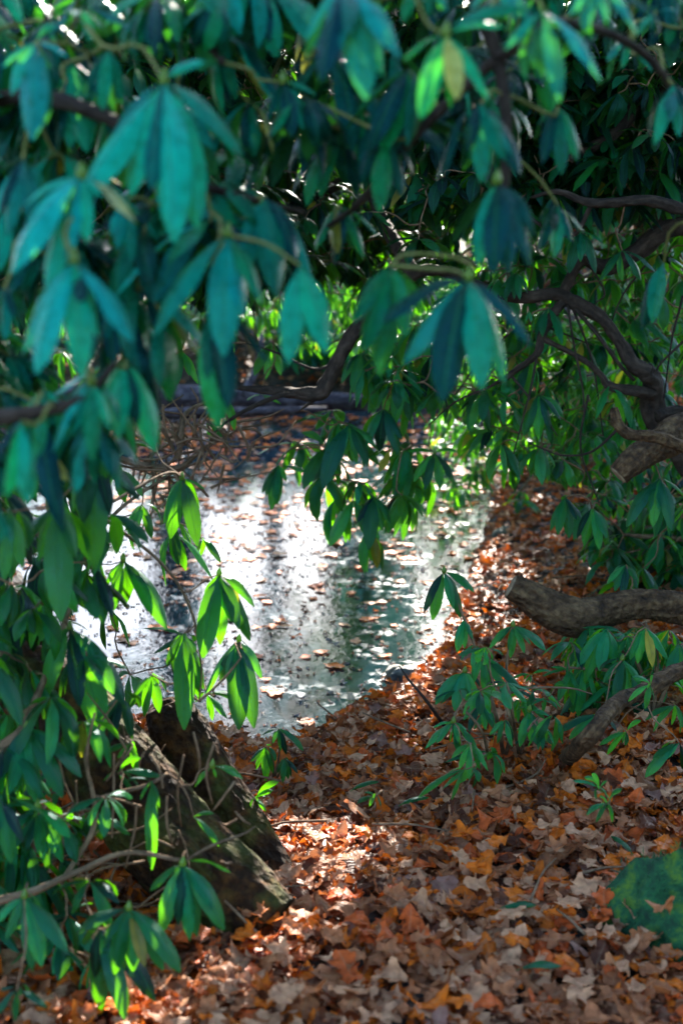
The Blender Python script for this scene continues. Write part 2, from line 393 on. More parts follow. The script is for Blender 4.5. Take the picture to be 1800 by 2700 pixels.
def connect(limb_nodes, targets, r0=.0045, sag=.1, rng=RNG, sides=5, per=False):
    """grow a curved twig from the nearest existing node to every target"""
    nodes = [np.asarray(p, float) for p in limb_nodes]; bags = []; bag = Bag()
    tg = sorted(targets, key=lambda c: min(np.linalg.norm(c-n) for n in nodes[::3] or nodes))
    for c in tg:
        A = np.array(nodes); dd = np.linalg.norm(A-c, axis=1)+np.maximum(0, c[2]-A[:, 2])*.2
        k = int(np.argmin(dd)); a = A[k]; l = np.linalg.norm(c-a)
        if l < .01: continue
        m1 = a*.66+c*.34+rng.normal(size=3)*l*.08+UP*sag*l*.4
        m2 = a*.3+c*.7+rng.normal(size=3)*l*.08+UP*sag*l*.15-UP*.1*l*.1
        P = catmull([a, m1, m2, c], 8)
        r1 = r0*(.7+.6*min(l/.6, 1.4))
        V, Q, T, uv = tube_geo(P, np.linspace(r1, r0*.55, 8), sides, 0, False); bag.add(V, Q, T, uv)
        if per: bags.append(bag); bag = Bag()
        nodes += [P[3], P[5], c]
    return bags if per else [bag]

# desired sun patches: nothing of the canopy may stand in these shafts of light
PATCH = []
def in_shaft(c, grow=.07):
    for (p, r) in PATCH:
        v = np.asarray(c)-p; k = v@SD
        if k > 0 and np.linalg.norm(v-k*SD) < r+grow: return True
    return False
for (x, y, z, r) in [(760, 2295, .3, .15), (850, 2310, .3, .11), (610, 2630, .32, .13), (760, 2450, .3, .07), (640, 2520, .3, .07), (930, 2395, .3, .03), (480, 2420, .7, .08),
                     (600, 1600, .9, .06), (480, 1880, .6, .05), (330, 1560, .9, .08), (120, 2030, .7, .1), (150, 2240, .7, .06), (400, 2090, .5, .1), (560, 2090, .35, .12)]:
    PATCH.append((pz(x, y, z) if z < .5 else pt(x, y, 3.0), r))

# ------------------------------------------------------------------ the pond and the ground
EDGE = [(150, 1930), (330, 1950), (560, 1945), (640, 1990), (720, 2015), (800, 2000), (850, 1955), (950, 1893), (1060, 1848), (1130, 1800), (1172, 1720),
        (1182, 1640), (1212, 1580), (1250, 1500), (1278, 1430), (1296, 1350), (1300, 1270), (1290, 1200), (1295, 1150), (1240, 1105), (1100, 1090), (950, 1080),
        (780, 1072), (600, 1066), (400, 1060), (200, 1062), (60, 1075), (30, 1200), (20, 1400), (60, 1650), (90, 1800)]
POND = np.array([pz(x, y, 0)[:2] for x, y in EDGE])
def sdf(X, Y):
    p = np.stack([X, Y], -1).reshape(-1, 2); d = np.full(len(p), 1e9); ins = np.zeros(len(p), bool); n = len(POND)
    for i in range(n):
        a, b = POND[i], POND[(i+1) % n]; e = b-a; w_ = p-a
        t = np.clip((w_@e)/(e@e), 0, 1); d = np.minimum(d, np.linalg.norm(w_-t[:, None]*e, axis=1))
        c = ((a[1] > p[:, 1]) != (b[1] > p[:, 1])) & (p[:, 0] < (b[0]-a[0])*(p[:, 1]-a[1])/(b[1]-a[1]+1e-12)+a[0]); ins ^= c
    return np.where(ins, -d, d).reshape(np.shape(X))
def smooth(a, b, x):
    t = np.clip((x-a)/(b-a), 0, 1); return t*t*(3-2*t)
def ground(X, Y):
    X = np.asarray(X, float); Y = np.asarray(Y, float); s = sdf(X, Y)
    so_ = np.maximum(s, 0)
    z = .06*(1-np.exp(-so_/.05))+.26*(1-np.exp(-so_/.8))
    z += smooth(.3, 2.5, X)*smooth(3.5, 6, Y)*np.minimum(so_, 3)*.16           # the right bank climbs
    z += smooth(10.3, 12, Y)*np.minimum(so_, 8)*.16                             # the far bank climbs
    z += smooth(-.5, -3, X)*np.minimum(so_, 2)*.1
    z += (np.sin(X*2.1+Y*1.3)*.02+np.sin(X*5.3-Y*4.1)*.012+np.sin(X*.7+1)*np.sin(Y*.9)*.03)*np.minimum(so_*2, 1)
    z = np.where(s < 0, -.35*smooth(0, .5, -s), z)
    return z
def gpt(px, py, zoff=0):
    z = .3
    for _ in range(12):
        p = pz(px, py, z); z = .5*z+.5*(float(ground(p[0], p[1]))+zoff)
    return p
def warp(n, lo, hi, c, dense):
    t = np.linspace(-1, 1, n); a = np.sinh(t*dense)/np.sinh(dense); return np.where(t < 0, c+a*(c-lo), c+a*(hi-c))
gx = warp(230, -220, 220, .2, 6.2); gy = warp(260, -120, 320, 5.5, 6.0)
GX, GY = np.meshgrid(gx, gy, indexing='ij'); GZ = ground(GX.ravel(), GY.ravel()).reshape(GX.shape)
g = mk('ground', np.stack([GX, GY, GZ], -1), grid_quads(len(gx), len(gy)), M['soil'], smooth=True); g['kind'] = 'structure'
bx0, by0 = POND.min(0)-.6; bx1, by1 = POND.max(0)+.6
wx = np.linspace(bx0, bx1, 12); wy = np.linspace(by0, by1, 12); WX, WY = np.meshgrid(wx, wy, indexing='ij')
wt = mk('water', np.stack([WX, WY, 0*WX], -1), grid_quads(12, 12), M['water']); wt['kind'] = 'structure'

# ------------------------------------------------------------------ oak leaves
PAL = {'pale tan': (.56, .29, .155), 'brown': (.36, .135, .055), 'orange': (.66, .15, .01), 'dark brown': (.11, .038, .018),
       'greyish brown': (.29, .15, .11), 'russet': (.54, .1, .02)}
PK = list(PAL); PW = np.array([.22, .3, .2, .12, .04, .12])
def oak_geo(n, L, W, S=14, rng=RNG, flat=1.0):
    s = np.linspace(0, 1, S+1)
    env = np.sin(PI*np.clip((s-.08)/.92, 0, 1)**1.35)**.6; env[s < .08] = .03; env[-1] = .12
    ph = rng.random(n)*2.0; lob = 1+.27*np.cos(2*PI*(3.8+rng.random(n)[:, None]*1.4)*s[None]+ph[:, None])
    half = .5*W[:, None]*env[None]*lob
    asym = 1+.2*rng.normal(size=(n, 1))
    u = np.array([-1, -.5, 0, .5, 1.0])
    x = (s[None, :, None]-.5)*L[:, None, None]*np.ones((n, 1, 5))
    y = half[:, :, None]*u; y = np.where(u > 0, y*asym[:, :, None], y)
    x = x+np.abs(u)*half[:, :, None]*.35*np.sin(s*20)[None, :, None]
    k1 = rng.normal(size=(n, 1, 1))*.55*flat; k2 = np.clip(rng.normal(size=(n, 1, 1)), -1.3, 1.3)*.85*flat
    z = k1*(s[None, :, None]-.5)**2*L[:, None, None]+k2*(y**2)/np.maximum(W[:, None, None], .01)*1.0
    z = z+np.sin(s[None, :, None]*13+ph[:, None, None]*3+u*2)*.006*flat*np.abs(u)
    V = np.stack([x, y, z], -1)
    uv = np.broadcast_to(np.stack(np.broadcast_arrays((u*.5+.5)[None, :], s[:, None]), -1), (n, S+1, 5, 2))
    g_ = grid_quads(S+1, 5); k = (S+1)*5
    Q = (g_[None]+(np.arange(n)*k)[:, None, None]).reshape(-1, 4)
    return V.reshape(n, -1, 3), Q, uv.reshape(-1, 2), k
def euler_mats(rx, ry, rz):
    cx, sx, cy, sy, cz, sz = np.cos(rx), np.sin(rx), np.cos(ry), np.sin(ry), np.cos(rz), np.sin(rz)
    M_ = np.empty((len(rx), 3, 3))
    M_[:, 0, 0] = cz*cy; M_[:, 0, 1] = cz*sy*sx-sz*cx; M_[:, 0, 2] = cz*sy*cx+sz*sx
    M_[:, 1, 0] = sz*cy; M_[:, 1, 1] = sz*sy*sx+cz*cx; M_[:, 1, 2] = sz*sy*cx-cz*sx
    M_[:, 2, 0] = -sy; M_[:, 2, 1] = cy*sx; M_[:, 2, 2] = cy*cx
    return M_
def scatter(n, x0, x1, y0, y1, keep):
    out = []; 
    while len(out) < n:
        X = RNG.uniform(x0, x1, n*2); Y = RNG.uniform(y0, y1, n*2); k = keep(X, Y)
        out += list(zip(X[k], Y[k]))
        if not k.any(): break
    return np.array(out[:n])
def litter_cloud(name, XY, zlo, zhi, tiltsd, S, label, cat):
    n = len(XY); L = RNG.uniform(.044, .092, n); W = L*RNG.uniform(.5, .72, n)
    V, Q, uv, k = oak_geo(n, L, W, S)
    up = RNG.random(n)
    Rm = euler_mats(RNG.normal(size=n)*tiltsd*(1+(up > .94)*.4), RNG.normal(size=n)*tiltsd*(1+(up > .95)*.4), RNG.random(n)*6.28)
    V = np.einsum('nij,nkj->nki', Rm, V)
    z = ground(XY[:, 0], XY[:, 1])+RNG.uniform(zlo, zhi, n)
    V[:, :, 0] += XY[:, :1]; V[:, :, 1] += XY[:, 1:2]; V[:, :, 2] += z[:, None]
    c = np.array([PAL[PK[i]] for i in RNG.choice(len(PK), n, p=PW/PW.sum())])*RNG.uniform(.65, 1.2, (n, 1))
    o = mk(name, V, Q, M['oak'], None, uv, np.repeat(c, k, 0)); tag(o, label, cat, kind='stuff'); return o
def in_view(X, Y, mx, my0=-400, my1=3200):
    P = np.stack([X, Y, ground(X, Y)], -1); a, b, d = proj(P)
    return (a > -mx) & (a < 1800+mx) & (b < my1) & (b > my0)
near = scatter(23000, -2.2, 3.6, 1.7, 5.2, lambda X, Y: (sdf(X, Y) > .0) & in_view(X, Y, 1500))
litter_cloud('leaf_litter', near, .0, .045, .22, 14, 'thick litter of dead brown and orange oak leaves covering the path', 'leaf litter')
far = scatter(11000, -.3, 5.5, 4.8, 10.8, lambda X, Y: (sdf(X, Y) > .0) & in_view(X, Y, 1000))
litter_cloud('leaf_litter', far, .0, .035, .2, 8, 'brown oak leaf litter sloping up the bank right of the pond', 'leaf litter')
fb = scatter(6000, -5, 5, 10.6, 14.5, lambda X, Y: (sdf(X, Y) > .0))
litter_cloud('leaf_litter', fb, .0, .035, .2, 6, 'pinkish brown leaf litter on the far bank behind the log', 'leaf litter')
lf = scatter(2500, -3.6, -.3, 2.2, 6.5, lambda X, Y: (sdf(X, Y) > .0))
litter_cloud('leaf_litter', lf, .0, .035, .2, 8, 'dark leaf litter under the bushes behind the leaning trunk', 'leaf litter')

def oak_variant(key, i, flat):
    L = np.array([RNG.uniform(.055, .088)]); W = L*RNG.uniform(.52, .7)
    V, Q, uv, k = oak_geo(1, L, W, 20, flat=flat)
    c = np.array(PAL[key])*RNG.uniform(.85, 1.2)*(1.25 if flat < .5 else 1)
    o = mk('oak_leaf', V[0], Q, M['oak'], None, uv, np.tile(c, (k, 1)), link=False)
    return o
OAK = {k: [oak_variant(k, i, 1.0) for i in range(4)] for k in PK}
FLO = {k: [oak_variant(k, i, .3) for i in range(4)] for k in ('orange', 'brown', 'pale tan', 'russet')}
def zone_ground(a, b):
    if b > 2480: r = 'at the very front of the path'
    elif b > 2230: r = 'on the path just beyond the front edge'
    elif b > 2050: r = 'on the path beside the leaning trunk'
    else: r = 'on the path near the water edge'
    if a > 1480 and b > 2150: r = 'beside the mossy stone'
    elif a > 1480: r = 'under the bush right of the path'
    elif a < 560 and b > 2230: r = 'under the drooping leaves left of the path'
    return r
# the 260 litter leaves that show largest: things of their own
XY = scatter(260, -.75, 1.25, 2.28, 4.3, lambda X, Y: (sdf(X, Y) > .08) & in_view(X, Y, 10, 1900, 2720))
for (x, y) in XY:
    k = PK[RNG.choice(len(PK), p=np.array([.28, .24, .18, .03, .12, .15]))]
    o = random.choice(OAK[k]).copy(); o.name = 'oak_leaf'; COL.objects.link(o)
    o.location = (x, y, float(ground(x, y))+.05+RNG.uniform(0, .02)); o.rotation_euler = (RNG.normal()*.22, RNG.normal()*.22, RNG.random()*6.28)
    a, b, _ = proj(np.array(o.location))
    tag(o, '%s oak leaf lying %s' % (k, zone_ground(a[0], b[0])), 'leaf', 'fallen oak leaves on the path')
XY = scatter(290, -2.2, 1.3, 4.0, 10.6, lambda X, Y: (sdf(X, Y) < -.03) & in_view(X, Y, 10))
FK = list(FLO)
for (x, y) in XY:
    k = FK[RNG.choice(4, p=[.62, .18, .1, .1])]
    o = random.choice(FLO[k]).copy(); o.name = 'floating_leaf'; COL.objects.link(o)
    o.location = (x, y, .006); o.rotation_euler = (RNG.normal()*.03, RNG.normal()*.03, RNG.random()*6.28)
    sc_ = RNG.uniform(.75, 1.15); o.scale = (sc_, sc_, sc_)
    a, b, _ = proj(np.array(o.location))
    zn = 'in the near water' if b[0] > 1650 else 'in the middle of the pond' if b[0] > 1300 else 'in the far water towards the log'
    zn += ', left side' if a[0] < 650 else ', right side' if a[0] > 1050 else ''
    tag(o, '%s oak leaf floating %s' % (k, zn), 'leaf', 'oak leaves floating on the pond')
nf = 900; XY = scatter(nf, -2.6, 1.35, 6.2, 10.8, lambda X, Y: (sdf(X, Y) < -.02) & (RNG.random(len(X)) < (Y-5.5)/5))
L = RNG.uniform(.045, .1, nf); V, Q, uv, k = oak_geo(nf, L, L*RNG.uniform(.5, .7, nf), 8, flat=.3)
V = np.einsum('nij,nkj->nki', euler_mats(RNG.normal(size=nf)*.03, RNG.normal(size=nf)*.03, RNG.random(nf)*6.28), V)
V[:, :, 0] += XY[:, :1]; V[:, :, 1] += XY[:, 1:2]; V[:, :, 2] += .006
cc = 1.3*np.array([PAL[FK[i]] for i in RNG.choice(4, nf, p=[.62, .18, .1, .1])])
o = mk('floating_leaves', V, Q, M['oak'], None, uv, np.repeat(cc, k, 0)); tag(o, 'many small orange and brown leaves floating on the far water', 'leaves', kind='stuff')
# scraps of leaf and ice on the water
n = 3600; XY = scatter(n, -2.4, 1.35, 4.0, 10.7, lambda X, Y: (sdf(X, Y) < -.01))
L = RNG.uniform(.008, .035, n); V, Q, uv, k = oak_geo(n, L, L*RNG.uniform(.15, .6, n), 3)
V = np.einsum('nij,nkj->nki', euler_mats(RNG.normal(size=n)*.05, RNG.normal(size=n)*.05, RNG.random(n)*6.28), V)
V[:, :, 0] += XY[:, :1]; V[:, :, 1] += XY[:, 1:2]; V[:, :, 2] += .004
cc = np.where(RNG.random((n, 1)) < .6, np.array([[.3, .34, .36]]), np.array([[.2, .1, .05]]))
o = mk('pond_debris', V, Q, M['oak'], None, uv, np.repeat(cc, k, 0)); tag(o, 'pale scraps and flecks scattered over the pond surface', 'debris', kind='stuff')

# ------------------------------------------------------------------ shrubs
def sample_px(n, poly, d0, d1, avoid=(), shaft=True, rng=RNG):
    """points spread through the volume seen inside a pixel polygon between two depths"""
    poly = np.array(poly, float); lo, hi = poly.min(0), poly.max(0); out = []; tries = 0
    def inside(q, P):
        c = False; m = len(P)
        for i in range(m):
            a, b = P[i], P[(i+1) % m]
            if (a[1] > q[1]) != (b[1] > q[1]) and q[0] < (b[0]-a[0])*(q[1]-a[1])/(b[1]-a[1])+a[0]: c = not c
        return c
    av = [np.array(a, float) for a in avoid]
    while len(out) < n and tries < n*60:
        tries += 1
        q = rng.uniform(lo, hi)
        if not inside(q, poly) or any(inside(q, a) for a in av): continue
        c = pt(q[0], q[1], rng.uniform(d0, d1))
        if shaft and in_shaft(c): continue
        if c[2] < float(ground(c[0], c[1]))+.08: continue
        out.append(c)
    return out
# the opening through which the pond and the path are seen
OPEN = [(560, 1060), (700, 1000), (700, 1180), (880, 1440), (1080, 1300), (1200, 1230), (1330, 1350), (1280, 1500), (1500, 1780), (1800, 2050), (1850, 2800), (560, 2800), (620, 2350), (780, 2280), (660, 1950), (620, 1500), (470, 1280)]

class Shrub:
    def __init__(s, name, loc, label, cat='bush', group=None, m='leaf', bark='bark', twig='twig'):
        s.nm = name; s.root = thing(name, loc, label, cat, group); s.m = M[m]; s.bark = M[bark]; s.twig = M[twig]
        s.cup = .55 if m == 'leaf_skylit' else .4; s.nodes = []; s.targets = []; s.rest = Leaves(); s.restn = 0; s.nw = 0
    vb = 0.0
    def limb(s, P, r, sides=10, rough=.12, name='branch', m=None, label=None, ridge=0.0, n=None):
        P = [np.asarray(p, float) for p in P]; r = np.array(r)*(.8 if s.nm == 'rhododendron_tree' and name == 'branch' and label is None else 1)
        mr = float(np.max(r)); ridge = ridge or (.035 if mr > .012 else 0); sides = max(sides, 22) if mr > .012 else sides
        b = Bag(); n = n or max(10, len(P)*(14 if mr > .012 else 7)); b.tube(P, r, sides, n=n, rough=rough, phase=RNG.random()*6, ridge=ridge)
        o = b.build(name, m or s.bark, s.root)
        if label: o['label'] = label
        s.nodes += list(catmull(P, max(8, len(P)*4))); return o
    def whorl(s, cx, cy, d, tips, extra=3, b=False, **k):
        k['val'] = k.get('val', .55)+s.vb; lv = Leaves(); c, l = whorl_px(lv, cx, cy, d, tips, extra, **k)
        o = lv.build('leaf_whorl', s.m, s.root, S=9, A=7, cup=s.cup); s.targets.append(c); s.nw += 1
        if b: bud(c, .006, o, M['leaf'])
        return o
    def fill(s, pts, L, n, droop, part=True, S=6, A=3, **k):
        for c in pts:
            l = L*RNG.uniform(.8, 1.2); nn = int(RNG.integers(n[0], n[1]+1)); dr = RNG.uniform(*droop)
            if part and s.nw < 98:
                lv = Leaves(); whorl_random(lv, c, l, nn, dr, **k); lv.build('leaf_whorl', s.m, s.root, S=S, A=A); s.nw += 1
            else:
                whorl_random(s.rest, c, l, nn, dr, **k); s.restn += 1; s.rS, s.rA = S, A
            s.targets.append(np.asarray(c))
    def done(s, r0=.0045, sag=.1, name='twigs', stuff=True, foliage='foliage'):
        if s.restn:
            o = s.rest.build(foliage, s.m, s.root, S=s.rS, A=s.rA)
            if s.nw: o['kind'] = 'stuff'
        if not s.nodes: s.nodes = [np.array(s.root.location)]
        tw = connect(s.nodes, s.targets, r0, sag, per=len(s.targets) <= 98)
        for b in tw: o = b.build('twig' if len(s.targets) <= 98 else name, s.twig, s.root)
        if len(tw) == 1 and len(s.targets) > 98: o['kind'] = 'stuff'
        return s.root

# --- front left: the blurred bough close to the lens
F1 = Shrub('rhododendron', pt(-500, 1500, 1.9)*[1, 1, 0]+[0, 0, .3], 'blurred blue-green rhododendron hanging close to the viewer, upper left', m='leaf_skylit', bark='bark_dark', twig='greentwig')
F1.limb(pxs([(-500, 1300, 2.0), (-350, 500, 2.05), (0, 260, 2.0), (330, 330, 1.95), (520, 480, 1.95), (800, 560, 2.1)]), [.02, .016, .012, .009, .007, .004], 10)
F1.limb(pxs([(-400, 1120, 1.85), (-100, 1110, 1.85), (100, 1085, 1.82), (215, 1050, 1.8), (300, 960, 1.85)]), [.014, .012, .009, .006, .004])
F1.limb(pxs([(-300, 0, 2.1), (200, -60, 2.1), (480, 60, 2.05), (590, 165, 2.0)]), [.012, .01, .007, .005])
wf = F1.whorl
wf(432, 215, 1.78, [(290, 370), (340, 520), (400, 500), (465, 490), (640, 410), (540, 160), (520, 600), (460, 640)], 2, b=True, teal=.6, val=.75)
wf(215, 465, 1.7, [(65, 540), (60, 610), (170, 690), (270, 520), (230, 640), (30, 720), (120, 760)], 2, b=True, teal=.9, val=.8)
wf(195, 690, 1.68, [(95, 985), (215, 1000), (350, 900), (60, 930), (260, 890)], 1, b=True, teal=.85, val=.7)
wf(95, 110, 1.85, [(30, 250), (85, 370), (160, 60), (180, 150), (0, 180), (120, 330)], 3, teal=.9, val=.7)
wf(215, 20, 1.85, [(130, 90), (300, 20), (350, 80), (240, 110)], 3, teal=.7)
wf(290, 130, 1.95, [(270, 290), (320, 270), (220, 260)], 3, teal=.35)
wf(190, 160, 2.0, [(185, 390), (230, 400), (150, 340)], 3, teal=.5, val=.4)
wf(370, 30, 2.0, [(365, 105), (450, 150), (330, 90), (500, 40)], 3, teal=.7)
wf(600, 620, 1.85, [(400, 890), (440, 820), (590, 940), (690, 800), (640, 830), (570, 800)], 1, b=True, teal=.7, val=.5)
wf(560, 800, 1.9, [(575, 1130), (600, 1080), (545, 1000)], 1, teal=.3, val=.12)
wf(430, 830, 2.0, [(425, 1020), (400, 980), (450, 1060)], 2, teal=.5, val=.4)
wf(790, 700, 1.85, [(860, 930), (760, 960), (820, 900)], 1, teal=.6, val=.4)
wf(700, 520, 2.0, [(730, 780), (640, 740), (690, 700), (780, 690)], 2, teal=.55, val=.35)
wf(55, 1110, 1.75, [(15, 1310), (60, 1300), (75, 1330), (-40, 1260)], 1, teal=.8, val=.55)
wf(240, 1010, 1.8, [(245, 1215), (140, 1190), (190, 1150), (290, 1130)], 2, b=True, teal=.75, val=.6)
wf(110, 1030, 1.85, [(105, 1200), (160, 1060), (180, 1150), (60, 1150)], 2, teal=.5)
wf(330, 950, 1.9, [(410, 1190), (310, 1160), (360, 1120), (250, 1130)], 2, teal=.4, val=.25)
wf(60, 420, 1.85, [(20, 620), (0, 560), (90, 600)], 2, teal=.8, val=.45)
wf(330, 530, 1.95, [(310, 660), (350, 690), (290, 620)], 1, teal=1, val=.7)
wf(745, 215, 2.05, [(770, 360), (800, 340), (700, 330), (830, 250), (790, 230)], 2, b=True, teal=.5, val=.5)
wf(10, 760, 1.9, [(40, 840), (-60, 860), (10, 900)], 2, teal=.8)
AV1 = [[(380, 640), (900, 640), (900, 1400), (380, 1400)]]
F1.fill(sample_px(120, [(-200, -150), (700, -150), (700, 520), (560, 700), (300, 1000), (200, 1300), (-200, 1350)], 1.95, 2.5, AV1), .125, (7, 10), (.55, .95), S=8, A=5, teal=.45, val=.28)
F1.done(.004)

# --- front top: boughs hanging in from above
F2 = Shrub('rhododendron', pt(1150, -900, 1.9)*[1, 1, 0]+[0, 0, .3], 'blurred rhododendron bough hanging in from above the path, top centre and right', m='leaf_skylit', bark='bark_dark', twig='greentwig')
F2.limb(pxs([(1000, -600, 1.9), (1150, -200, 1.9), (1310, 150, 2.0), (1330, 470, 2.0), (1250, 700, 2.0)]), [.014, .012, .009, .007, .004])
F2.limb(pxs([(1310, 150, 2.0), (1120, 330, 2.1), (960, 520, 2.2), (860, 600, 2.3)]), [.008, .007, .006, .004])
F2.limb(pxs([(1150, -200, 1.9), (950, -80, 1.85), (900, -20, 1.85)]), [.009, .007, .005])
F2.limb(pxs([(1310, 150, 2.0), (1500, 60, 1.9), (1750, 200, 2.1), (1900, 600, 2.3)]), [.009, .007, .006, .005])
wf = F2.whorl
wf(905, -45, 1.72, [(965, 262), (845, 215), (1055, 150), (800, 110), (1010, 200), (880, 160)], 2, teal=.8, val=.75)
wf(1175, 92, 1.75, [(1108, 312), (1205, 262), (1292, 268), (1062, 160), (1330, 70)], 1, b=True, teal=.15, val=.95)
wf(1430, 30, 1.75, [(1475, 268), (1585, 215), (1330, 130), (1190, 70)], 2, teal=.7, val=.6)
wf(1570, -60, 1.8, [(1600, 60), (1500, 40), (1680, 90), (1540, 80)], 3, teal=1, val=.7)
wf(1320, -60, 1.8, [(1340, 40), (1240, 20), (1400, 60)], 3, teal=.9, val=.6)
wf(1120, -70, 1.8, [(1130, 40), (1060, 60), (1180, 30)], 3, teal=.7, val=.6)
wf(1260, 270, 1.95, [(1270, 480), (1370, 460), (1230, 400), (1330, 420)], 2, teal=.5, val=.08)
wf(1310, 480, 1.9, [(1300, 725), (1395, 700), (1260, 700), (1340, 720)], 2, b=True, teal=.45, val=.15)
wf(1235, 735, 1.85, [(1165, 1060), (1060, 960), (1270, 1025), (1330, 1010), (1405, 915), (1010, 850)], 0, b=True, teal=.5, val=.2)
wf(1030, 700, 1.95, [(960, 930), (1000, 990), (1070, 890), (930, 850)], 1, teal=.35, val=.25)
wf(1010, 350, 2.1, [(1000, 560), (1060, 520), (950, 480)], 3, teal=.3, val=.2)
wf(900, 540, 2.3, [(880, 700), (960, 680), (830, 660)], 3, teal=.4, val=.3)
wf(1470, 280, 2.1, [(1430, 430), (1520, 420), (1480, 460)], 3, teal=.4, val=.2)
wf(1775, 220, 2.1, [(1725, 380), (1790, 360), (1830, 320)], 2, teal=.7, val=.4)
wf(1470, 540, 2.3, [(1460, 680), (1420, 660), (1510, 640)], 2, teal=.4, val=.15)
wf(1730, 30, 2.0, [(1700, 10), (1790, 30), (1680, 90)], 3, teal=.5, val=.4)
wf(1660, 100, 2.2, [(1640, 180), (1720, 190), (1600, 160)], 3, teal=.6, val=.4)
wf(1750, 690, 2.6, [(1690, 870), (1720, 850)], 0, teal=.5, val=.3)
F2.fill(sample_px(64, [(650, -200), (1900, -200), (1900, 40), (1500, 160), (1250, 330), (800, 380)], 2.05, 2.6), .115, (7, 10), (.6, .95), S=8, A=5, teal=.25, val=.1)  # low val puts shade into the leaf colour for depth
F2.done(.004)

# --- lower left: shrub in front of the leaning trunk
F3 = Shrub('rhododendron', pt(-250, 2500, 2.9)*[1, 1, 0]+[0, 0, .3], 'drooping dark green rhododendron in front of the leaning trunk, lower left', m='leaf', twig='twig')
F3.limb(pxs([(-300, 2560, 2.8), (-150, 2200, 2.7), (0, 1980, 2.75), (70, 1900, 2.8), (170, 1640, 3.0), (250, 1350, 3.1)]), [.016, .013, .01, .008, .006, .005])
F3.limb(pxs([(-200, 2420, 2.7), (60, 2360, 2.65), (180, 2310, 2.7), (330, 2250, 2.75), (480, 2270, 2.75)]), [.01, .008, .006, .005, .004])
F3.limb(pxs([(160, 2330, 2.75), (240, 2200, 2.8), (250, 2120, 2.8), (225, 1990, 2.85), (270, 1900, 2.9)]), [.005, .005, .004, .003])
F3.limb(pxs([(480, 2275, 2.75), (560, 2230, 2.8), (640, 2200, 2.8), (672, 2180, 2.85)]), [.003, .003, .0025, .0015], 6)
F3.limb(pxs([(190, 2130, 2.8), (300, 2095, 2.85), (390, 2070, 2.85), (440, 2040, 2.9)]), [.006, .005, .004, .003], 6)
F3.limb(pxs([(250, 1350, 3.1), (420, 1480, 3.2), (500, 1600, 3.2), (530, 1750, 3.2), (525, 1850, 3.2)]), [.005, .004, .003, .002], 6)
F3.limb(pxs([(250, 1350, 3.1), (430, 1250, 3.3), (480, 1255, 3.4)]), [.004, .003, .002], 6)
F3.limb(pxs([(525, 1850, 3.25), (590, 1790, 3.3), (635, 1735, 3.3)]), [.003, .003, .002], 6)
wf = F3.whorl
wf(482, 2281, 2.65, [(425, 2465), (520, 2470), (590, 2455), (470, 2440), (395, 2350), (560, 2400), (500, 2480)], 1, b=True, teal=.45, val=.6)
wf(340, 2398, 2.55, [(200, 2465), (300, 2575), (350, 2565), (430, 2560), (475, 2565), (400, 2460), (270, 2500)], 1, b=True, teal=.55, val=.5)
wf(262, 2450, 2.6, [(250, 2580), (300, 2600), (265, 2670), (330, 2690), (410, 2640)], 1, teal=.5, val=.4)
wf(65, 2367, 2.5, [(15, 2480), (85, 2560), (180, 2515), (110, 2550), (-20, 2440)], 1, b=True, teal=.65, val=.5)
wf(45, 2610, 2.45, [(40, 2695), (125, 2660), (-10, 2680)], 2, teal=.8, val=.5)
wf(71, 1923, 2.75, [(-5, 2060), (40, 2090), (92, 2115), (165, 2105), (215, 2050), (140, 1960)], 1, b=True, teal=.5, val=.55)
wf(100, 2130, 2.75, [(110, 2265), (165, 2275), (185, 2210), (30, 2200), (60, 2230)], 1, b=True, teal=.4, val=.5)
wf(0, 2110, 2.6, [(60, 2220), (-30, 2260), (30, 2280)], 2, teal=.65, val=.35)
wf(184, 1656, 2.9, [(120, 1840), (210, 1865), (270, 1945), (330, 1860), (300, 1830), (150, 1700)], 1, b=True, teal=.55, val=.5)
wf(-20, 1740, 2.6, [(58, 1915), (10, 1850), (-60, 1860)], 1, teal=.9, val=.5)
wf(325, 1478, 3.0, [(400, 1620), (440, 1660), (300, 1610), (360, 1560), (270, 1560)], 1, b=True, teal=.05, val=.38)
wf(578, 1515, 3.2, [(535, 1735), (660, 1690), (580, 1700), (630, 1660), (560, 1640), (610, 1640), (670, 1600)], 1, b=True, teal=.15, val=.33)
wf(485, 1670, 3.2, [(470, 1800), (485, 1925), (440, 1760), (500, 1860), (525, 1840)], 1, teal=.1, val=.28)
wf(630, 1690, 3.4, [(630, 1925), (600, 1800), (650, 1790), (690, 1790), (670, 1920), (580, 1800)], 1, b=True, teal=.6, val=.4)
wf(545, 1830, 3.4, [(600, 1895), (560, 1900), (630, 1850), (500, 1830)], 1, teal=.05, val=.5)
wf(240, 1190, 2.6, [(220, 1380), (260, 1400), (290, 1360), (190, 1350), (250, 1500)], 2, teal=.4, val=.3)
wf(150, 1330, 2.5, [(100, 1480), (160, 1640), (50, 1470), (200, 1470)], 2, teal=.3, val=.45)
wf(30, 1350, 2.4, [(10, 1530), (60, 1500), (-30, 1490)], 2, teal=.7, val=.4)
wf(480, 1262, 3.4, [(520, 1440), (450, 1420), (540, 1290), (430, 1380)], 1, b=True, teal=0, val=.6)
wf(530, 1420, 3.5, [(582, 1485), (570, 1460)], 1, teal=.1, val=.6)
wf(375, 1330, 3.3, [(350, 1430), (400, 1420), (330, 1400)], 2, teal=.05, val=.6)
wf(400, 2060, 2.85, [(400, 2295), (370, 2110), (420, 2130), (330, 2060)], 0, teal=.4, val=.4, wr=.2)
wf(560, 2022, 2.95, [(514, 2075), (640, 2055), (600, 2030), (570, 2050)], 0, b=True, teal=0, val=.7)
wf(510, 2155, 2.9, [(578, 2232), (565, 2145)], 0, teal=0, val=.7, wr=.24)
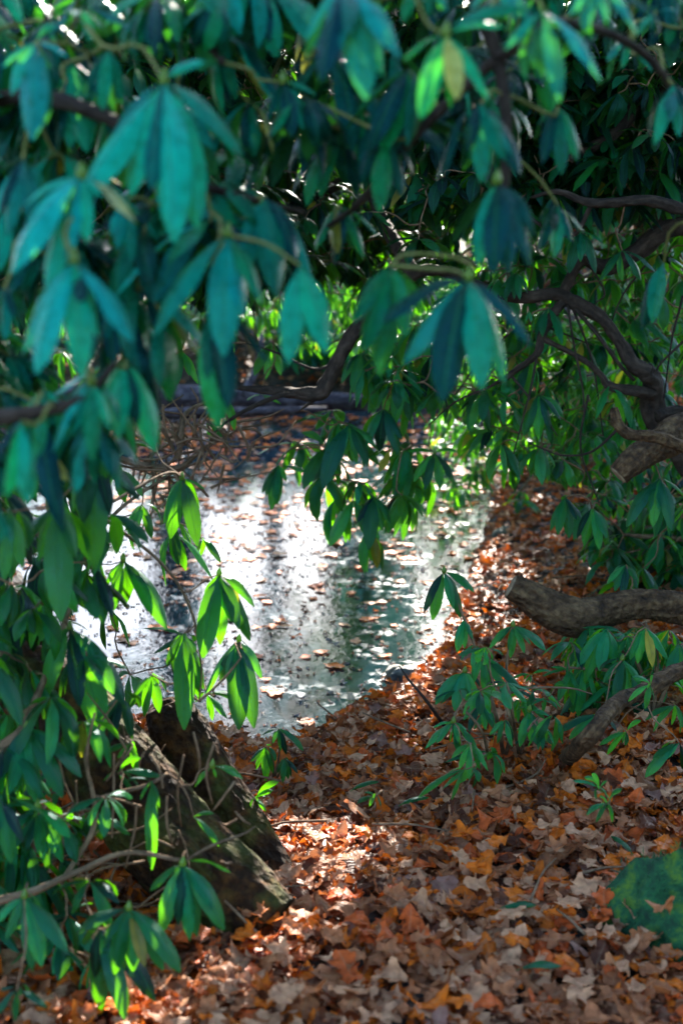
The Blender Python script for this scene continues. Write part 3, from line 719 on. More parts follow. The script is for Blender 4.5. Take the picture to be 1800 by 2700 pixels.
wf(310, 2040, 2.9, [(430, 2050), (350, 2090), (370, 2000)], 1, teal=.1, val=.6)
wf(345, 1960, 2.95, [(360, 2040), (310, 2000), (270, 1990)], 1, teal=.1, val=.5)
wf(320, 1830, 3.0, [(350, 1950), (290, 1960), (260, 1930)], 1, teal=.4, val=.3)
wf(400, 1780, 3.3, [(340, 1870), (420, 1880), (380, 1890)], 2, teal=.5, val=.5)
F3.fill(sample_px(26, [(-150, 1350), (250, 1350), (300, 1700), (120, 1900), (60, 2700), (-150, 2700)], 2.7, 3.2), .12, (5, 8), (.6, .95), S=7, A=5, teal=.45, val=.4)
F3.fill(sample_px(9, [(250, 1150), (470, 1150), (520, 1500), (480, 1800), (300, 1800)], 3.2, 3.7), .1, (4, 6), (.6, .95), S=7, A=5, teal=.1, val=.55)
F3.fill(sample_px(46, [(-150, 1650), (230, 1720), (330, 2050), (260, 2400), (420, 2720), (-150, 2720)], 2.7, 3.05), .1, (5, 8), (.6, .95), S=7, A=5, teal=.45, val=.4)
F3.fill(sample_px(34, [(-150, 1120), (240, 1120), (330, 1380), (260, 1760), (-150, 1760)], 2.7, 3.4), .11, (6, 9), (.6, .95), S=7, A=5, teal=.35, val=.35)
F3.done(.003)

# --- old rhododendron on the right: dark limbs, sawn limbs and the canopy over the pond
O = Shrub('rhododendron_tree', gpt(1760, 1760), 'old spreading rhododendron with dark crooked limbs and sawn branch ends, right of the path', cat='tree', bark='bark_dark')
D = 5.0
O.limb(pxs([(2250, 1800, 4.9), (2050, 1500, 5.0), (1860, 1280, 5.1), (1732, 1100, 5.1), (1722, 1010, 5.05), (1700, 980, 5.0)]), [.1, .085, .06, .042, .036, .03], name='trunk', rough=.2)
O.limb(pxs([(2050, 1500, 5.0), (1950, 1000, 5.0), (1900, 650, 5.0), (1774, 600, 4.95), (1678, 661, 4.95), (1602, 705, 4.95), (1535, 690, 4.95), (1491, 760, 5.0), (1480, 790, 5.0)]), [.08, .06, .045, .04, .036, .033, .024, .022, .02], rough=.2)
O.limb(pxs([(1709, 983, 5.0), (1667, 960, 5.0), (1632, 899, 5.0), (1583, 837, 5.0), (1500, 790, 5.0), (1470, 775, 5.0), (1372, 784, 5.05), (1296, 768, 5.1), (1180, 718, 5.1), (1090, 722, 5.1), (1010, 800, 5.1), (932, 879, 5.1), (886, 957, 5.1), (862, 1012, 5.1), (843, 1036, 5.1), (800, 1038, 5.1), (728, 1031, 5.15), (613, 1020, 5.2)]),
       [.03, .026, .022, .022, .027, .024, .019, .018, .02, .022, .024, .026, .026, .027, .028, .024, .017, .008], rough=.15, label='crooked dark limb reaching left over the pond')
O.limb(pxs([(800, 1038, 5.1), (738, 1043, 5.1), (656, 1077, 5.1), (594, 1115, 5.1), (566, 1139, 5.1)]), [.013, .012, .01, .007, .004])
O.limb(pxs([(850, 1034, 5.1), (820, 1060, 5.1), (785, 1086, 5.15)]), [.012, .009, .003])
O.limb(pxs([(886, 957, 5.1), (824, 972, 5.1), (730, 930, 5.1), (647, 903, 5.15)]), [.008, .006, .005, .003])
O.limb(pxs([(1491, 784, 5.0), (1445, 849, 5.0), (1426, 891, 5.0), (1414, 933, 5.0), (1345, 987, 5.05), (1290, 1020, 5.1)]), [.022, .02, .02, .016, .013, .006])
O.limb(pxs([(1426, 891, 5.0), (1525, 941, 5.0), (1583, 987, 5.0), (1606, 1017, 5.0), (1678, 1032, 5.0), (1728, 1040, 5.05)]), [.011, .012, .013, .02, .024, .03])
O.limb(pxs([(1505, 800, 5.0), (1575, 883, 4.95), (1629, 956, 4.95), (1671, 1002, 5.0)]), [.009, .009, .009, .008])
O.limb(pxs([(1732, 1097, 5.05), (1800, 1085, 5.1), (1950, 1110, 5.1)]), [.028, .026, .03])
O.limb(pxs([(1900, 570, 4.6), (1800, 551, 4.6), (1703, 528, 4.6), (1560, 535, 4.6), (1474, 505, 4.6), (1400, 520, 4.7)]), [.03, .026, .022, .018, .012, .006])
O.limb(pxs([(1560, 535, 4.6), (1508, 620, 4.65), (1405, 580, 4.7), (1360, 520, 4.7)]), [.01, .009, .008, .004])
for q in ([(1494, 790, 5.0), (1512, 905, 4.95), (1535, 1020, 4.95), (1540, 1100, 4.95)], [(1414, 944, 5.0), (1395, 1040, 4.95), (1353, 1197, 4.95)], [(1505, 800, 5), (1560, 950, 5), (1590, 1150, 5.05)],
          [(1500, 620, 4.9), (1590, 760, 4.9), (1570, 800, 4.9)], [(1440, 860, 5), (1560, 910, 5)], [(1700, 700, 5.05), (1640, 780, 5.1), (1600, 880, 5.1)], [(1800, 900, 5), (1740, 960, 5), (1720, 1000, 5)],
          [(1800, 780, 4.9), (1770, 900, 4.9), (1750, 1050, 5)], [(1345, 987, 5.05), (1420, 1080, 5), (1470, 1150, 5)], [(1340, 880, 5.1), (1260, 960, 5.2), (1200, 1040, 5.2)], [(1630, 1130, 4.9), (1560, 1190, 4.9), (1480, 1200, 4.9), (1400, 1170, 4.95)],
          [(1550, 1040, 4.95), (1530, 1180, 4.95), (1580, 1330, 4.9)], [(1290, 1020, 5.1), (1200, 1060, 5.1), (1130, 1120, 5.2)]):
    O.limb(pxs(q), np.linspace(.0065, .003, 3), 6, 0)
# sawn limbs
LM = bark_material('fissured brown limb bark', (.02, .012, .008), (.085, .047, .024), (.2, .12, .06), scale=34, bump=1.3)
def sawn(P, r, label):
    o = O.limb(P, r, 64, .07, name='sawn_limb', m=LM, label=label, ridge=.045, n=170)
    P = [np.asarray(p) for p in P]; t = unit(P[0]-P[1])
    V, Q, T, uv = tube_geo([P[0]-t*.001, P[0]+t*.002, P[0]+t*.004], [r[0]*.93, r[0]*.92, r[0]*.86], 16); mk('cut_face', V, Q, M['wood'], o, uv, None, T, smooth=False)
sawn(pxs([(1347, 1547, 4.45), (1392, 1570, 4.45), (1433, 1598, 4.45), (1510, 1628, 4.45), (1586, 1613, 4.5), (1689, 1592, 4.55), (1800, 1606, 4.6), (2000, 1640, 4.75), (2200, 1750, 4.85)]),
     [.04, .046, .054, .064, .05, .049, .053, .07, .09], 'thick sawn-off limb with fissured bark')
sawn(pxs([(1630, 1252, 4.55), (1655, 1228, 4.55), (1697, 1197, 4.6), (1755, 1162, 4.65), (1800, 1136, 4.7), (1950, 1120, 4.85)]), [.036, .04, .046, .056, .062, .07], 'short sawn-off limb above the thick one')
O.limb(pxs([(1618, 1075, 4.45), (1630, 1120, 4.45), (1660, 1146, 4.45), (1720, 1150, 4.45), (1800, 1178, 4.5), (1950, 1240, 4.7)]), [.012, .018, .018, .018, .02, .025], 10, m=LM, label='thin forked branch crossing the short sawn-off limb')
O.limb(pxs([(1900, 1740, 3.95), (1800, 1766, 3.9), (1740, 1797, 3.85), (1689, 1827, 3.8), (1622, 1858, 3.72), (1551, 1945, 3.62)]) + [gpt(1480, 2015, .0)], [.026, .024, .023, .022, .022, .023, .022], 12, m=LM, label='bare branch leaning down into the litter')
# drooping leaves over the middle of the pond
wf = O.whorl
wf(735, 1225, 5.3, [(700, 1310), (730, 1330), (755, 1270), (715, 1345), (690, 1300)], 1, teal=.7, val=.7)
wf(860, 1180, 5.3, [(795, 1140), (800, 1290), (830, 1330), (850, 1210), (900, 1250)], 2, teal=.5, val=.5)
wf(920, 1120, 5.2, [(880, 1230), (850, 1290), (970, 1230), (940, 1210), (990, 1180)], 2, teal=.7, val=.55)
wf(930, 1320, 5.3, [(870, 1440), (920, 1370), (960, 1410), (900, 1400), (1000, 1420)], 1, teal=.6, val=.55)
wf(985, 1310, 5.2, [(972, 1450), (1010, 1400), (960, 1400), (1030, 1380), (940, 1380)], 1, teal=.4, val=.35)
wf(1145, 1195, 5.2, [(1075, 1190), (1200, 1280), (1120, 1290), (1160, 1290), (1090, 1270), (1205, 1190)], 1, b=True, teal=.1, val=.6)
wf(1010, 1080, 5.3, [(960, 1180), (1060, 1160), (1000, 1190), (1050, 1200)], 2, teal=.5, val=.4)
wf(955, 930, 5.5, [(930, 1035), (900, 1010), (980, 1020), (1000, 980)], 3, teal=.8, val=.6)
wf(1060, 970, 5.4, [(1040, 1120), (1080, 1110), (1000, 1060), (1110, 1080)], 3, teal=.5, val=.35)
wf(870, 1100, 5.4, [(800, 1110), (840, 1180), (880, 1170), (900, 1130)], 2, teal=.6, val=.5)
wf(720, 905, 6.0, [(670, 990), (700, 1000), (740, 990), (760, 960)], 3, teal=.6, val=.6)
wf(478, 925, 5.0, [(465, 1015), (522, 1012), (440, 1000), (500, 990)], 0, teal=0, val=.9)
wf(605, 1060, 5.4, [(618, 1135), (600, 1120)], 0, teal=0, val=.9)
wf(545, 1115, 5.4, [(600, 1175), (560, 1170)], 0, teal=0, val=.8)
wf(690, 1040, 5.9, [(740, 1065), (710, 1060), (650, 1055)], 0, teal=.1, val=.8)
wf(1530, 610, 4.8, [(1530, 690), (1500, 720), (1570, 720), (1590, 640)], 2, teal=.9, val=.7)
wf(1640, 660, 4.7, [(1580, 740), (1690, 740), (1600, 720), (1730, 720)], 1, teal=.6, val=.5)
wf(1360, 720, 5.0, [(1330, 790), (1370, 790), (1390, 760), (1320, 760)], 3, teal=.6, val=.6)
wf(1395, 820, 4.8, [(1385, 850), (1400, 850)], 0, teal=1, val=1)
wf(1740, 1260, 4.6, [(1740, 1350), (1700, 1340), (1770, 1400), (1650, 1390), (1720, 1390)], 2, teal=.9, val=.5)
wf(1490, 1310, 4.7, [(1470, 1410), (1450, 1400), (1500, 1420), (1520, 1370)], 1, teal=.35, val=.5)
wf(1650, 1490, 4.6, [(1640, 1570), (1620, 1560), (1680, 1560), (1600, 1540)], 2, teal=.7, val=.5)
wf(1560, 1340, 4.8, [(1540, 1440), (1580, 1450), (1600, 1420), (1520, 1420)], 3, teal=.5, val=.5)
wf(1270, 1040, 5.2, [(1240, 1130), (1290, 1140), (1320, 1100)], 3, teal=.3, val=.4)
wf(1420, 1040, 5.0, [(1380, 1150), (1420, 1160), (1450, 1140), (1480, 1110)], 2, teal=.2, val=.45)
HANG = [(950, 850), (1150, 800), (1180, 1200), (1080, 1330), (980, 1400), (860, 1330), (820, 1200), (750, 1140), (890, 1060)]
O.fill(sample_px(62, HANG, 5.2, 6.0), .145, (5, 8), (.65, 1.0), S=7, A=3, teal=.6, val=.62)
O.fill(sample_px(90, [(1180, 700), (1480, 600), (1850, 580), (1850, 1500), (1600, 1520), (1500, 1300), (1250, 1180)], 5.0, 6.0), .13, (5, 8), (.6, .95), S=7, A=3, teal=.6, val=.62)
# the rest of the crown, behind the front boughs and above the frame
O.fill(sample_px(420, [(1180, 650), (1850, 560), (1900, 1500), (1600, 1500), (1500, 1250), (1250, 1150)], 5.4, 6.8), .12, (5, 8), (.5, .95), part=False, S=5, A=3, teal=.55, val=.55)
O.fill(sample_px(3600, [(-200, -900), (2100, -900), (2000, 480), (1250, 540), (1100, 640), (640, 600), (400, 720), (-200, 800)], 4.6, 7.2), .14, (6, 9), (.4, .95), part=False, S=5, A=3, teal=.4, val=.12)  # low val paints the canopy's shade into its leaf colour
O.fill(sample_px(330, [(500, 480), (1250, 480), (1120, 760), (700, 720), (520, 800)], 5.3, 7.2), .13, (6, 9), (.5, .95), part=False, S=5, A=3, teal=.5, val=.15)
O.fill(sample_px(200, [(540, 540), (1150, 540), (1120, 900), (860, 930), (740, 880), (640, 780)], 7.4, 9.4), .115, (6, 9), (.6, .98), part=False, S=5, A=3, teal=.7, val=.5)
P = [p for p in RNG.uniform([-1.6, 2.7, 2.55], [2.8, 5.2, 3.7], (620, 3)) if not in_shaft(p)]  # unseen foliage added overhead to cast shade
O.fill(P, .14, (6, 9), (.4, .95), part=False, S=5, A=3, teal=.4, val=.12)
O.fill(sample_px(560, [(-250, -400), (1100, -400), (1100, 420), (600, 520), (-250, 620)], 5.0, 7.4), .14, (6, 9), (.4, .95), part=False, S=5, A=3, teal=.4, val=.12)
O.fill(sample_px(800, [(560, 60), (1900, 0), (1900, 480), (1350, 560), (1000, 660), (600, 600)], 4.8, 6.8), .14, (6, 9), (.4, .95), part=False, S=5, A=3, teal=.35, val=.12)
crown_limbs = [[(1900, 560, 5), (1700, 150, 5.2), (1400, -150, 5.5), (1000, -300, 5.8)], [(1900, 600, 5), (1500, 330, 5.3), (1200, 260, 5.6), (850, 250, 6)], [(1200, 260, 5.6), (900, 480, 5.8), (700, 560, 6)],
               [(1400, -150, 5.5), (900, 60, 5.6), (500, 200, 5.8), (200, 400, 6)], [(850, 250, 6), (500, 500, 6.2), (250, 700, 6.3)], [(1090, 722, 5.1), (1000, 560, 5.4), (940, 380, 5.5)], [(1700, 150, 5.2), (1650, 320, 5), (1500, 420, 4.9)]]
for q in crown_limbs: O.limb(pxs(q), [.035, .028, .02, .01][:len(q)], 8)
O.done(.004, .12)

# --- bush low on the right, under the sawn limb
B1 = Shrub('rhododendron', gpt(1720, 1900), 'leafy rhododendron bush under the thick sawn-off limb, right of the path')
b0 = gpt(1720, 1900)
for e in ((1600, 1700, 4.3), (1700, 1640, 4.2), (1500, 1760, 4.2), (1800, 1700, 4.2)): B1.limb([b0, (b0+pt(*e))/2+[.02, 0, .06], pt(*e)], [.008, .006, .004], 6)
B1.vb = .2; wf = B1.whorl
wf(1640, 1740, 4.0, [(1620, 1850), (1660, 1850), (1590, 1800), (1690, 1810), (1640, 1830)], 1, b=True, teal=.55, val=.45)
wf(1600, 1660, 4.2, [(1520, 1760), (1580, 1770), (1620, 1760), (1540, 1800)], 1, teal=.7, val=.6)
wf(1700, 1655, 4.1, [(1680, 1750), (1720, 1760), (1760, 1740), (1660, 1740)], 2, teal=.3, val=.5)
wf(1500, 1770, 4.2, [(1470, 1850), (1510, 1860), (1530, 1840), (1450, 1760)], 2, teal=.6, val=.5)
wf(1580, 1885, 3.9, [(1470, 1930), (1500, 1950), (1530, 1950), (1560, 1970)], 1, teal=.7, val=.6)
wf(1650, 1930, 3.8, [(1580, 1965), (1640, 1960), (1690, 1900), (1600, 1990)], 1, teal=.3, val=.5)
wf(1715, 1805, 3.72, [(1665, 1785), (1655, 1850), (1700, 1870), (1720, 1780)], 1, teal=.8, val=.6)
wf(1790, 1960, 3.7, [(1720, 2000), (1700, 2050), (1740, 2010), (1760, 2000)], 1, teal=.9, val=.5)
wf(1790, 1700, 4.1, [(1760, 1800), (1800, 1810), (1830, 1780)], 2, teal=.5, val=.5)
wf(1780, 1860, 3.9, [(1740, 1900), (1800, 1920), (1700, 1900)], 2, teal=.6, val=.4)
B1.fill(sample_px(48, [(1500, 1690), (1560, 1640), (1850, 1640), (1850, 1900), (1650, 1930), (1520, 1850)], 4.2, 4.8), .11, (5, 8), (.5, .95), S=6, A=3, teal=.55, val=.7)
B1.done(.003)

# --- the clump of saplings at the water side of the path
S1 = Shrub('rhododendron_sapling', gpt(1330, 2010), 'clump of thin rhododendron saplings growing from the litter beside the pond', cat='sapling')
sb = gpt(1330, 2010); sb2 = gpt(1290, 2020); sb3 = gpt(1370, 2000)
S1.limb([sb, pt(1310, 1900, 3.85), pt(1275, 1780, 3.9), pt(1235, 1660, 3.9), pt(1170, 1508, 3.9)], [.007, .006, .005, .004, .003], 6, name='stem')
S1.limb([sb3, pt(1350, 1880, 3.8), pt(1335, 1760, 3.85), pt(1352, 1655, 3.85)], [.006, .005, .004, .003], 6, name='stem')
S1.limb([sb2, pt(1270, 1930, 3.75), pt(1215, 1870, 3.75), pt(1190, 1905, 3.7)], [.005, .004, .003], 6, name='stem')
S1.limb([sb, pt(1345, 1900, 3.8), pt(1300, 1800, 3.85), pt(1270, 1735, 3.85)], [.006, .005, .004, .003], 6, name='stem')
S1.limb([sb3, pt(1390, 1930, 3.75), pt(1420, 1890, 3.75)], [.005, .004, .003], 6, name='stem')
S1.limb([pt(1300, 1840, 3.8), pt(1400, 1815, 3.8), pt(1500, 1815, 3.85), pt(1560, 1830, 3.9)], [.004, .003, .002], 6, name='stem')
S1.vb = .22; wf = S1.whorl
wf(1170, 1508, 3.9, [(1117, 1615), (1140, 1635), (1195, 1605), (1250, 1562), (1235, 1560), (1215, 1630)], 0, b=True, teal=.55, val=.35)
wf(1222, 1635, 3.9, [(1205, 1720), (1225, 1710), (1245, 1685), (1200, 1690)], 0, teal=.7, val=.45)
wf(1352, 1650, 3.85, [(1312, 1695), (1345, 1735), (1382, 1722), (1438, 1716), (1290, 1710), (1400, 1700)], 0, b=True, teal=.5, val=.5)
wf(1270, 1732, 3.85, [(1248, 1800), (1290, 1850), (1335, 1830), (1375, 1825), (1320, 1760)], 1, teal=.4, val=.35)
wf(1225, 1772, 3.8, [(1148, 1858), (1198, 1875), (1235, 1862), (1170, 1840), (1260, 1840)], 0, b=True, teal=.7, val=.65)
wf(1265, 1855, 3.75, [(1235, 1930), (1280, 1925), (1300, 1920), (1220, 1900)], 1, teal=.6, val=.4)
wf(1195, 1905, 3.65, [(1120, 1975), (1150, 1960), (1210, 1960), (1140, 1920), (1230, 1930)], 1, b=True, teal=.7, val=.55)
wf(1242, 1962, 3.55, [(1235, 2055), (1210, 2030), (1265, 2030), (1190, 2000)], 1, teal=.3, val=.5)
wf(1395, 1875, 3.75, [(1370, 1970), (1400, 1960), (1450, 1890), (1420, 1950), (1380, 1860)], 1, b=True, teal=.4, val=.55)
wf(1440, 1840, 3.85, [(1430, 1880), (1470, 1870), (1490, 1800), (1400, 1860)], 1, teal=.6, val=.55)
wf(1330, 1900, 3.75, [(1310, 1960), (1350, 1970), (1290, 1940)], 2, teal=.7, val=.5)
wf(1225, 2030, 3.45, [(1180, 2070), (1160, 2060), (1190, 2110), (1100, 2105)], 0, teal=.2, val=.6, wr=.2)
wf(1400, 1780, 3.9, [(1385, 1800), (1350, 1790), (1450, 1770)], 1, teal=.2, val=.6)
S1.fill(sample_px(20, [(1150, 1790), (1250, 1700), (1420, 1720), (1500, 1850), (1380, 1990), (1200, 2050)], 3.6, 4.1), .085, (5, 8), (.5, .95), S=7, A=5, teal=.6, val=.7)
S1.done(.0025)

# --- small seedlings
def seedling(px, py, d, tipsets, label, r=.004, grp=None):
    q = gpt(px, py); s = Shrub('rhododendron_seedling', q, label, cat='seedling', group=grp)
    for (cx, cy, dd, tips, te, va) in tipsets:
        s.limb([q, (q*.5+pt(cx, cy, dd)*.5)+np.array([.01, 0, .02]), pt(cx, cy, dd)], [r, r*.8, r*.6], 6, 0, name='stem')
        s.whorl(cx, cy, dd, tips, 2, teal=te, val=va)
    s.done(.002)
seedling(720, 2075, 3.9, [(735, 1922, 3.95, [(690, 1940), (755, 1990), (775, 1950), (720, 1960), (800, 1980), (740, 1980)], .5, .6), (700, 1970, 3.9, [(675, 2030), (700, 2060), (660, 2010), (720, 2040)], .6, .6), (750, 2000, 3.85, [(745, 2065), (785, 2040), (760, 2055), (730, 2040)], .3, .5)],
         'small glossy rhododendron seedling by the water beside the leaning trunk')
seedling(668, 2150, 3.3, [(672, 2108, 3.35, [(735, 2062), (700, 2100), (720, 2085), (702, 2140)], 0, .9)], 'yellow-green seedling with narrow leaves at the right edge of the leaning trunk')
seedling(1590, 2150, 3.2, [(1580, 2080, 3.2, [(1510, 2060), (1540, 2050), (1600, 2060), (1560, 2040)], .7, .7), (1600, 2120, 3.15, [(1545, 2150), (1570, 2170), (1640, 2080), (1580, 2100)], .6, .6)], 'tiny bright green seedling in the litter right of the sapling clump')
seedling(1000, 2110, 3.3, [(990, 2100, 3.3, [(940, 2120), (960, 2090), (975, 2125)], .8, .8)], 'tiny pale green seedling in the litter in the middle of the path')

# --- dark bushes behind on the left bank
def mass(name, poly, d0, d1, cnt, L, label, base, group=None, part=False, n=(5, 8), dr=(.4, .95), teal=.5, val=.45, S=5, A=3, avoid=(), limbs=3, trunk=.02, cat='bush', r0=.004):
    base = np.array([base[0], base[1], float(ground(base[0], base[1]))-.03])
    s = Shrub(name, base, label, cat, group)
    P = sample_px(cnt, poly, d0, d1, avoid)
    for i in range(limbs):
        e = P[int(RNG.integers(len(P)))]; m1 = base*.5+e*.5+RNG.normal(size=3)*.1+[0, 0, .15]
        s.limb([base+RNG.normal(size=3)*[.05, .05, 0], m1, e], [trunk, trunk*.7, trunk*.35], 7, .15, name='stem')
    s.fill(P, L, n, dr, part=part, S=S, A=A, teal=teal, val=val); s.done(r0); return s.root
OV = [OPEN]
mass('rhododendron', [(-500, 1000), (180, 1000), (230, 1400), (150, 1900), (-500, 1900)], 4.2, 5.6, 90, .12, 'dark dense rhododendron on the left bank behind the leaning trunk', (-1.75, 5.0), part=False, val=.35, avoid=OV)
mass('rhododendron', [(-500, 1650), (120, 1700), (300, 1900), (260, 2150), (-500, 2400)], 3.3, 4.1, 60, .11, 'shaded rhododendron filling the gap left of the leaning trunk', (-1.3, 3.7), part=False, val=.35)
mass('rhododendron', [(-500, 500), (560, 520), (560, 830), (300, 1030), (-500, 1150)], 6.0, 8.0, 130, .125, 'rhododendron with sunlit yellow-green leaves behind the blurred leaves on the left', (-2.2, 7.2), part=False, teal=.15, val=.6, avoid=OV)
mass('rhododendron', [(-900, 300), (-150, 300), (-100, 1600), (-900, 1700)], 5.5, 8.0, 70, .125, 'rhododendron at the left edge of the pond, mostly outside the picture', (-3.0, 6.6), part=False)
# right bank, further along
mass('rhododendron', [(1130, 1100), (1500, 1050), (1600, 1250), (1420, 1350), (1200, 1330)], 7.2, 8.2, 60, .1, 'small-leaved teal rhododendron on the right bank where the litter slopes up', (1.45, 8.0), part=True, teal=.8, val=.65, S=6)
mass('rhododendron', [(1120, 850), (1500, 800), (1600, 1150), (1130, 1200)], 8.2, 9.6, 120, .12, 'broad rhododendron behind the hanging leaves on the right bank', (1.9, 9.4), part=True, teal=.6, val=.6)
mass('rhododendron', [(1500, 640), (1950, 560), (1950, 1350), (1600, 1350)], 7.5, 9.5, 130, .12, 'rhododendron with bright backlit leaves behind the crooked limbs, right edge', (2.6, 8.4), part=True, teal=.25, val=.45)
mass('rhododendron', [(1550, 1330), (1950, 1330), (1950, 1650), (1680, 1600)], 5.4, 6.4, 45, .12, 'green rhododendron just behind the thick sawn-off limb', (1.75, 5.8), part=True, teal=.5, val=.5)
# far bank
FARL = [(560, 745, 640, 880, 'tall rhododendron on the far bank with leaves hanging over the log', -.65, 11.6, .7), (700, 745, 900, 960, 'rounded rhododendron on the far bank in the middle of the view', -.1, 11.8, .7), (880, 745, 1130, 1010, 'wide teal rhododendron on the far bank behind the hanging leaves', .4, 11.6, .75),
        (1080, 660, 1330, 1040, 'rhododendron at the right corner of the far bank', 1.15, 11.5, .6), (330, 745, 560, 880, 'rhododendron on the far bank behind the fallen log, left of the gap', -1.5, 11.9, .3), (60, 745, 330, 930, 'rhododendron far back at the left end of the log', -2.3, 11.8, .3), (-250, 600, 60, 950, 'rhododendron beyond the left end of the pond', -3.1, 11.6, .4)]
for (x0, y0, x1, y1, lab, bx, by, te) in FARL:
    mass('rhododendron', [(x0, y0+40), ((x0+x1)/2, y0), (x1, y0+40), (x1+20, y1-60), ((x0+x1)/2, y1), (x0-20, y1-60)], 11.0, 12.4, 170 if x0 > 500 else 80, .13, lab, (bx, by), 'rhododendrons along the far bank', part=False, teal=te, val=.6, S=4, r0=.004)

for (bx, by, lab) in [(-5.0, 14.6, 'evergreen thicket bush behind the far left bank'), (.7, 14.4, 'evergreen bush behind the middle of the far bank'), (2.4, 13.8, 'evergreen bush behind the right bank'), (4.4, 14.5, 'evergreen bush far back on the right'), (-7.4, 16.5, 'evergreen bush far off beyond the left bank'), (6.8, 17, 'evergreen bush far off beyond the right bank')]:
    z0 = float(ground(bx, by)); s = Shrub('rhododendron', (bx, by, z0-.03), lab, 'bush', 'evergreen bushes in the wood')
    P = [np.array([bx, by, z0+.15])+unit(RNG.normal(size=3))*RNG.uniform(.3, 1)**.5*np.array([1.25, 1.0, 1.05]) for _ in range(420)]
    P = [p for p in P if p[2] > float(ground(p[0], p[1]))+.08]
    for e in P[:4]: s.limb([(bx, by, z0-.03), (np.array([bx, by, z0])+e)/2+[0, 0, .2], e], [.03, .02, .01], 7, .15, name='stem')
    P = [p for p in P if not in_shaft(p)]
    s.fill(P, .16, (6, 8), (.4, .9), part=False, S=4, A=3, teal=.35, val=.5); s.done(.005)
for (x0, x1, y0, y1, zt, cnt, lab) in [(-4.2, -2.3, -.5, 3.6, 3.0, 420, 'tall unseen rhododendron thicket left of the viewer, added to block side light'), (2.3, 4.4, .2, 5.5, 3.2, 520, 'tall unseen rhododendron thicket right of the path, added to block side light')]:  # unseen thickets added to block light from the sides
    c = np.array([(x0+x1)/2, (y0+y1)/2, 0]); c[2] = float(ground(c[0], c[1]))-.03; s = Shrub('rhododendron', c, lab, 'bush')
    P = RNG.uniform([x0, y0, .3], [x1, y1, zt], (cnt, 3))
    for e in P[:5]: s.limb([c, (c+e)/2+[0, 0, .3], e], [.04, .03, .012], 7, .15, name='stem')
    s.fill([p for p in P if not in_shaft(p)], .15, (6, 8), (.4, .9), part=False, S=4, A=3, teal=.4, val=.4); s.done(.006)
# --- dry twig tangle at the left of the pond
base = pt(330, 1200, 5.0); tw = thing('dead_branch', base, 'tangle of dry brown twigs hanging over the left side of the pond', 'branch')
mainP = [(200, 1150, 4.9), (330, 1215, 5.0), (441, 1235, 5.0), (480, 1230, 5.0), (540, 1180, 5.1), (600, 1150, 5.2)]
b = Bag(); b.tube(pxs(mainP), [.016, .014, .012, .011, .008, .005], 7, rough=.1); b.build('branch', M['bark'], tw)
for q, r in (([(250, 1040, 5), (360, 1080, 5), (420, 1120, 5), (470, 1210, 5)], .014), ([(470, 1210, 5), (480, 1130, 5), (500, 1080, 5.1), (600, 1040, 5.2)], .012), ([(240, 1420, 4.8), (330, 1330, 4.9), (450, 1250, 5), (480, 1230, 5)], .008),
             ([(590, 1080, 5.1), (604, 1130, 5.1), (580, 1190, 5.1), (527, 1273, 5.0)], .006), ([(300, 1260, 4.9), (420, 1290, 5), (500, 1260, 5)], .005)):
    b = Bag(); b.tube(pxs(q), [r, r*.8, r*.6, r*.4], 6, rough=.1); b.build('branch', M['bark'], tw)
b = Bag()
for i in range(75):
    c = np.array([RNG.normal(455, 85), RNG.normal(1190, 70)]); a = RNG.normal()*1.1+(PI/2 if RNG.random() < .4 else 0); l = RNG.uniform(50, 170); d = RNG.uniform(4.85, 5.25)
    e = c+l*np.array([math.cos(a), math.sin(a)]); m1 = (c+e)/2+RNG.normal(size=2)*l*.12
    b.tube(pxs([(c[0], c[1], d), (m1[0], m1[1], d+RNG.normal()*.04), (e[0], e[1], d+RNG.normal()*.08)]), [.0055, .0045, .002], 5, n=7); b.build('twig', M['twig'], tw); b = Bag()
# twigs standing around the leaning trunk
tw = thing('dead_twigs', gpt(420, 2330), 'thin dry brown twigs standing in front of the leaning trunk', 'twigs')
b = Bag()
for (x0, y0, x1, y1) in [(485, 1990, 478, 2180), (300, 1990, 295, 2210), (565, 1960, 560, 2120), (510, 1930, 525, 2050), (625, 2160, 580, 2170), (360, 2120, 330, 2290), (250, 1880, 235, 2060), (440, 2100, 455, 2230), (620, 2060, 560, 2140), (200, 2060, 215, 2250), (150, 1980, 200, 2130), (620, 2140, 660, 2175), (395, 1990, 430, 2080), (170, 2260, 260, 2190), (280, 2060, 330, 1980), (470, 2190, 500, 2290)]:
    d = RNG.uniform(2.75, 2.95); m1 = ((x0+x1)/2+RNG.normal()*10, (y0+y1)/2+RNG.normal()*8, d)
    b.tube(pxs([(x0, y0, d), m1, (x1, y1, d+RNG.normal()*.03)]), [.0025, .003, .002], 5, n=8); b.build('twig', M['twig'], tw); b = Bag()
for i in range(34):
    c = np.array([RNG.uniform(-20, 420), RNG.uniform(1950, 2420)]); a = RNG.random()*6.28; l = RNG.uniform(60, 240); d = RNG.uniform(2.9, 3.3); e = c+l*np.array([math.cos(a), math.sin(a)*.7])
    m1 = (c+e)/2+RNG.normal(size=2)*l*.05
    b.tube(pxs([(c[0], c[1], d), (m1[0], m1[1], d), (e[0], e[1], d+RNG.normal()*.08)]), [.003, .0025, .0012], 5, n=8); b.build('twig', M['twig'], tw); b = Bag()

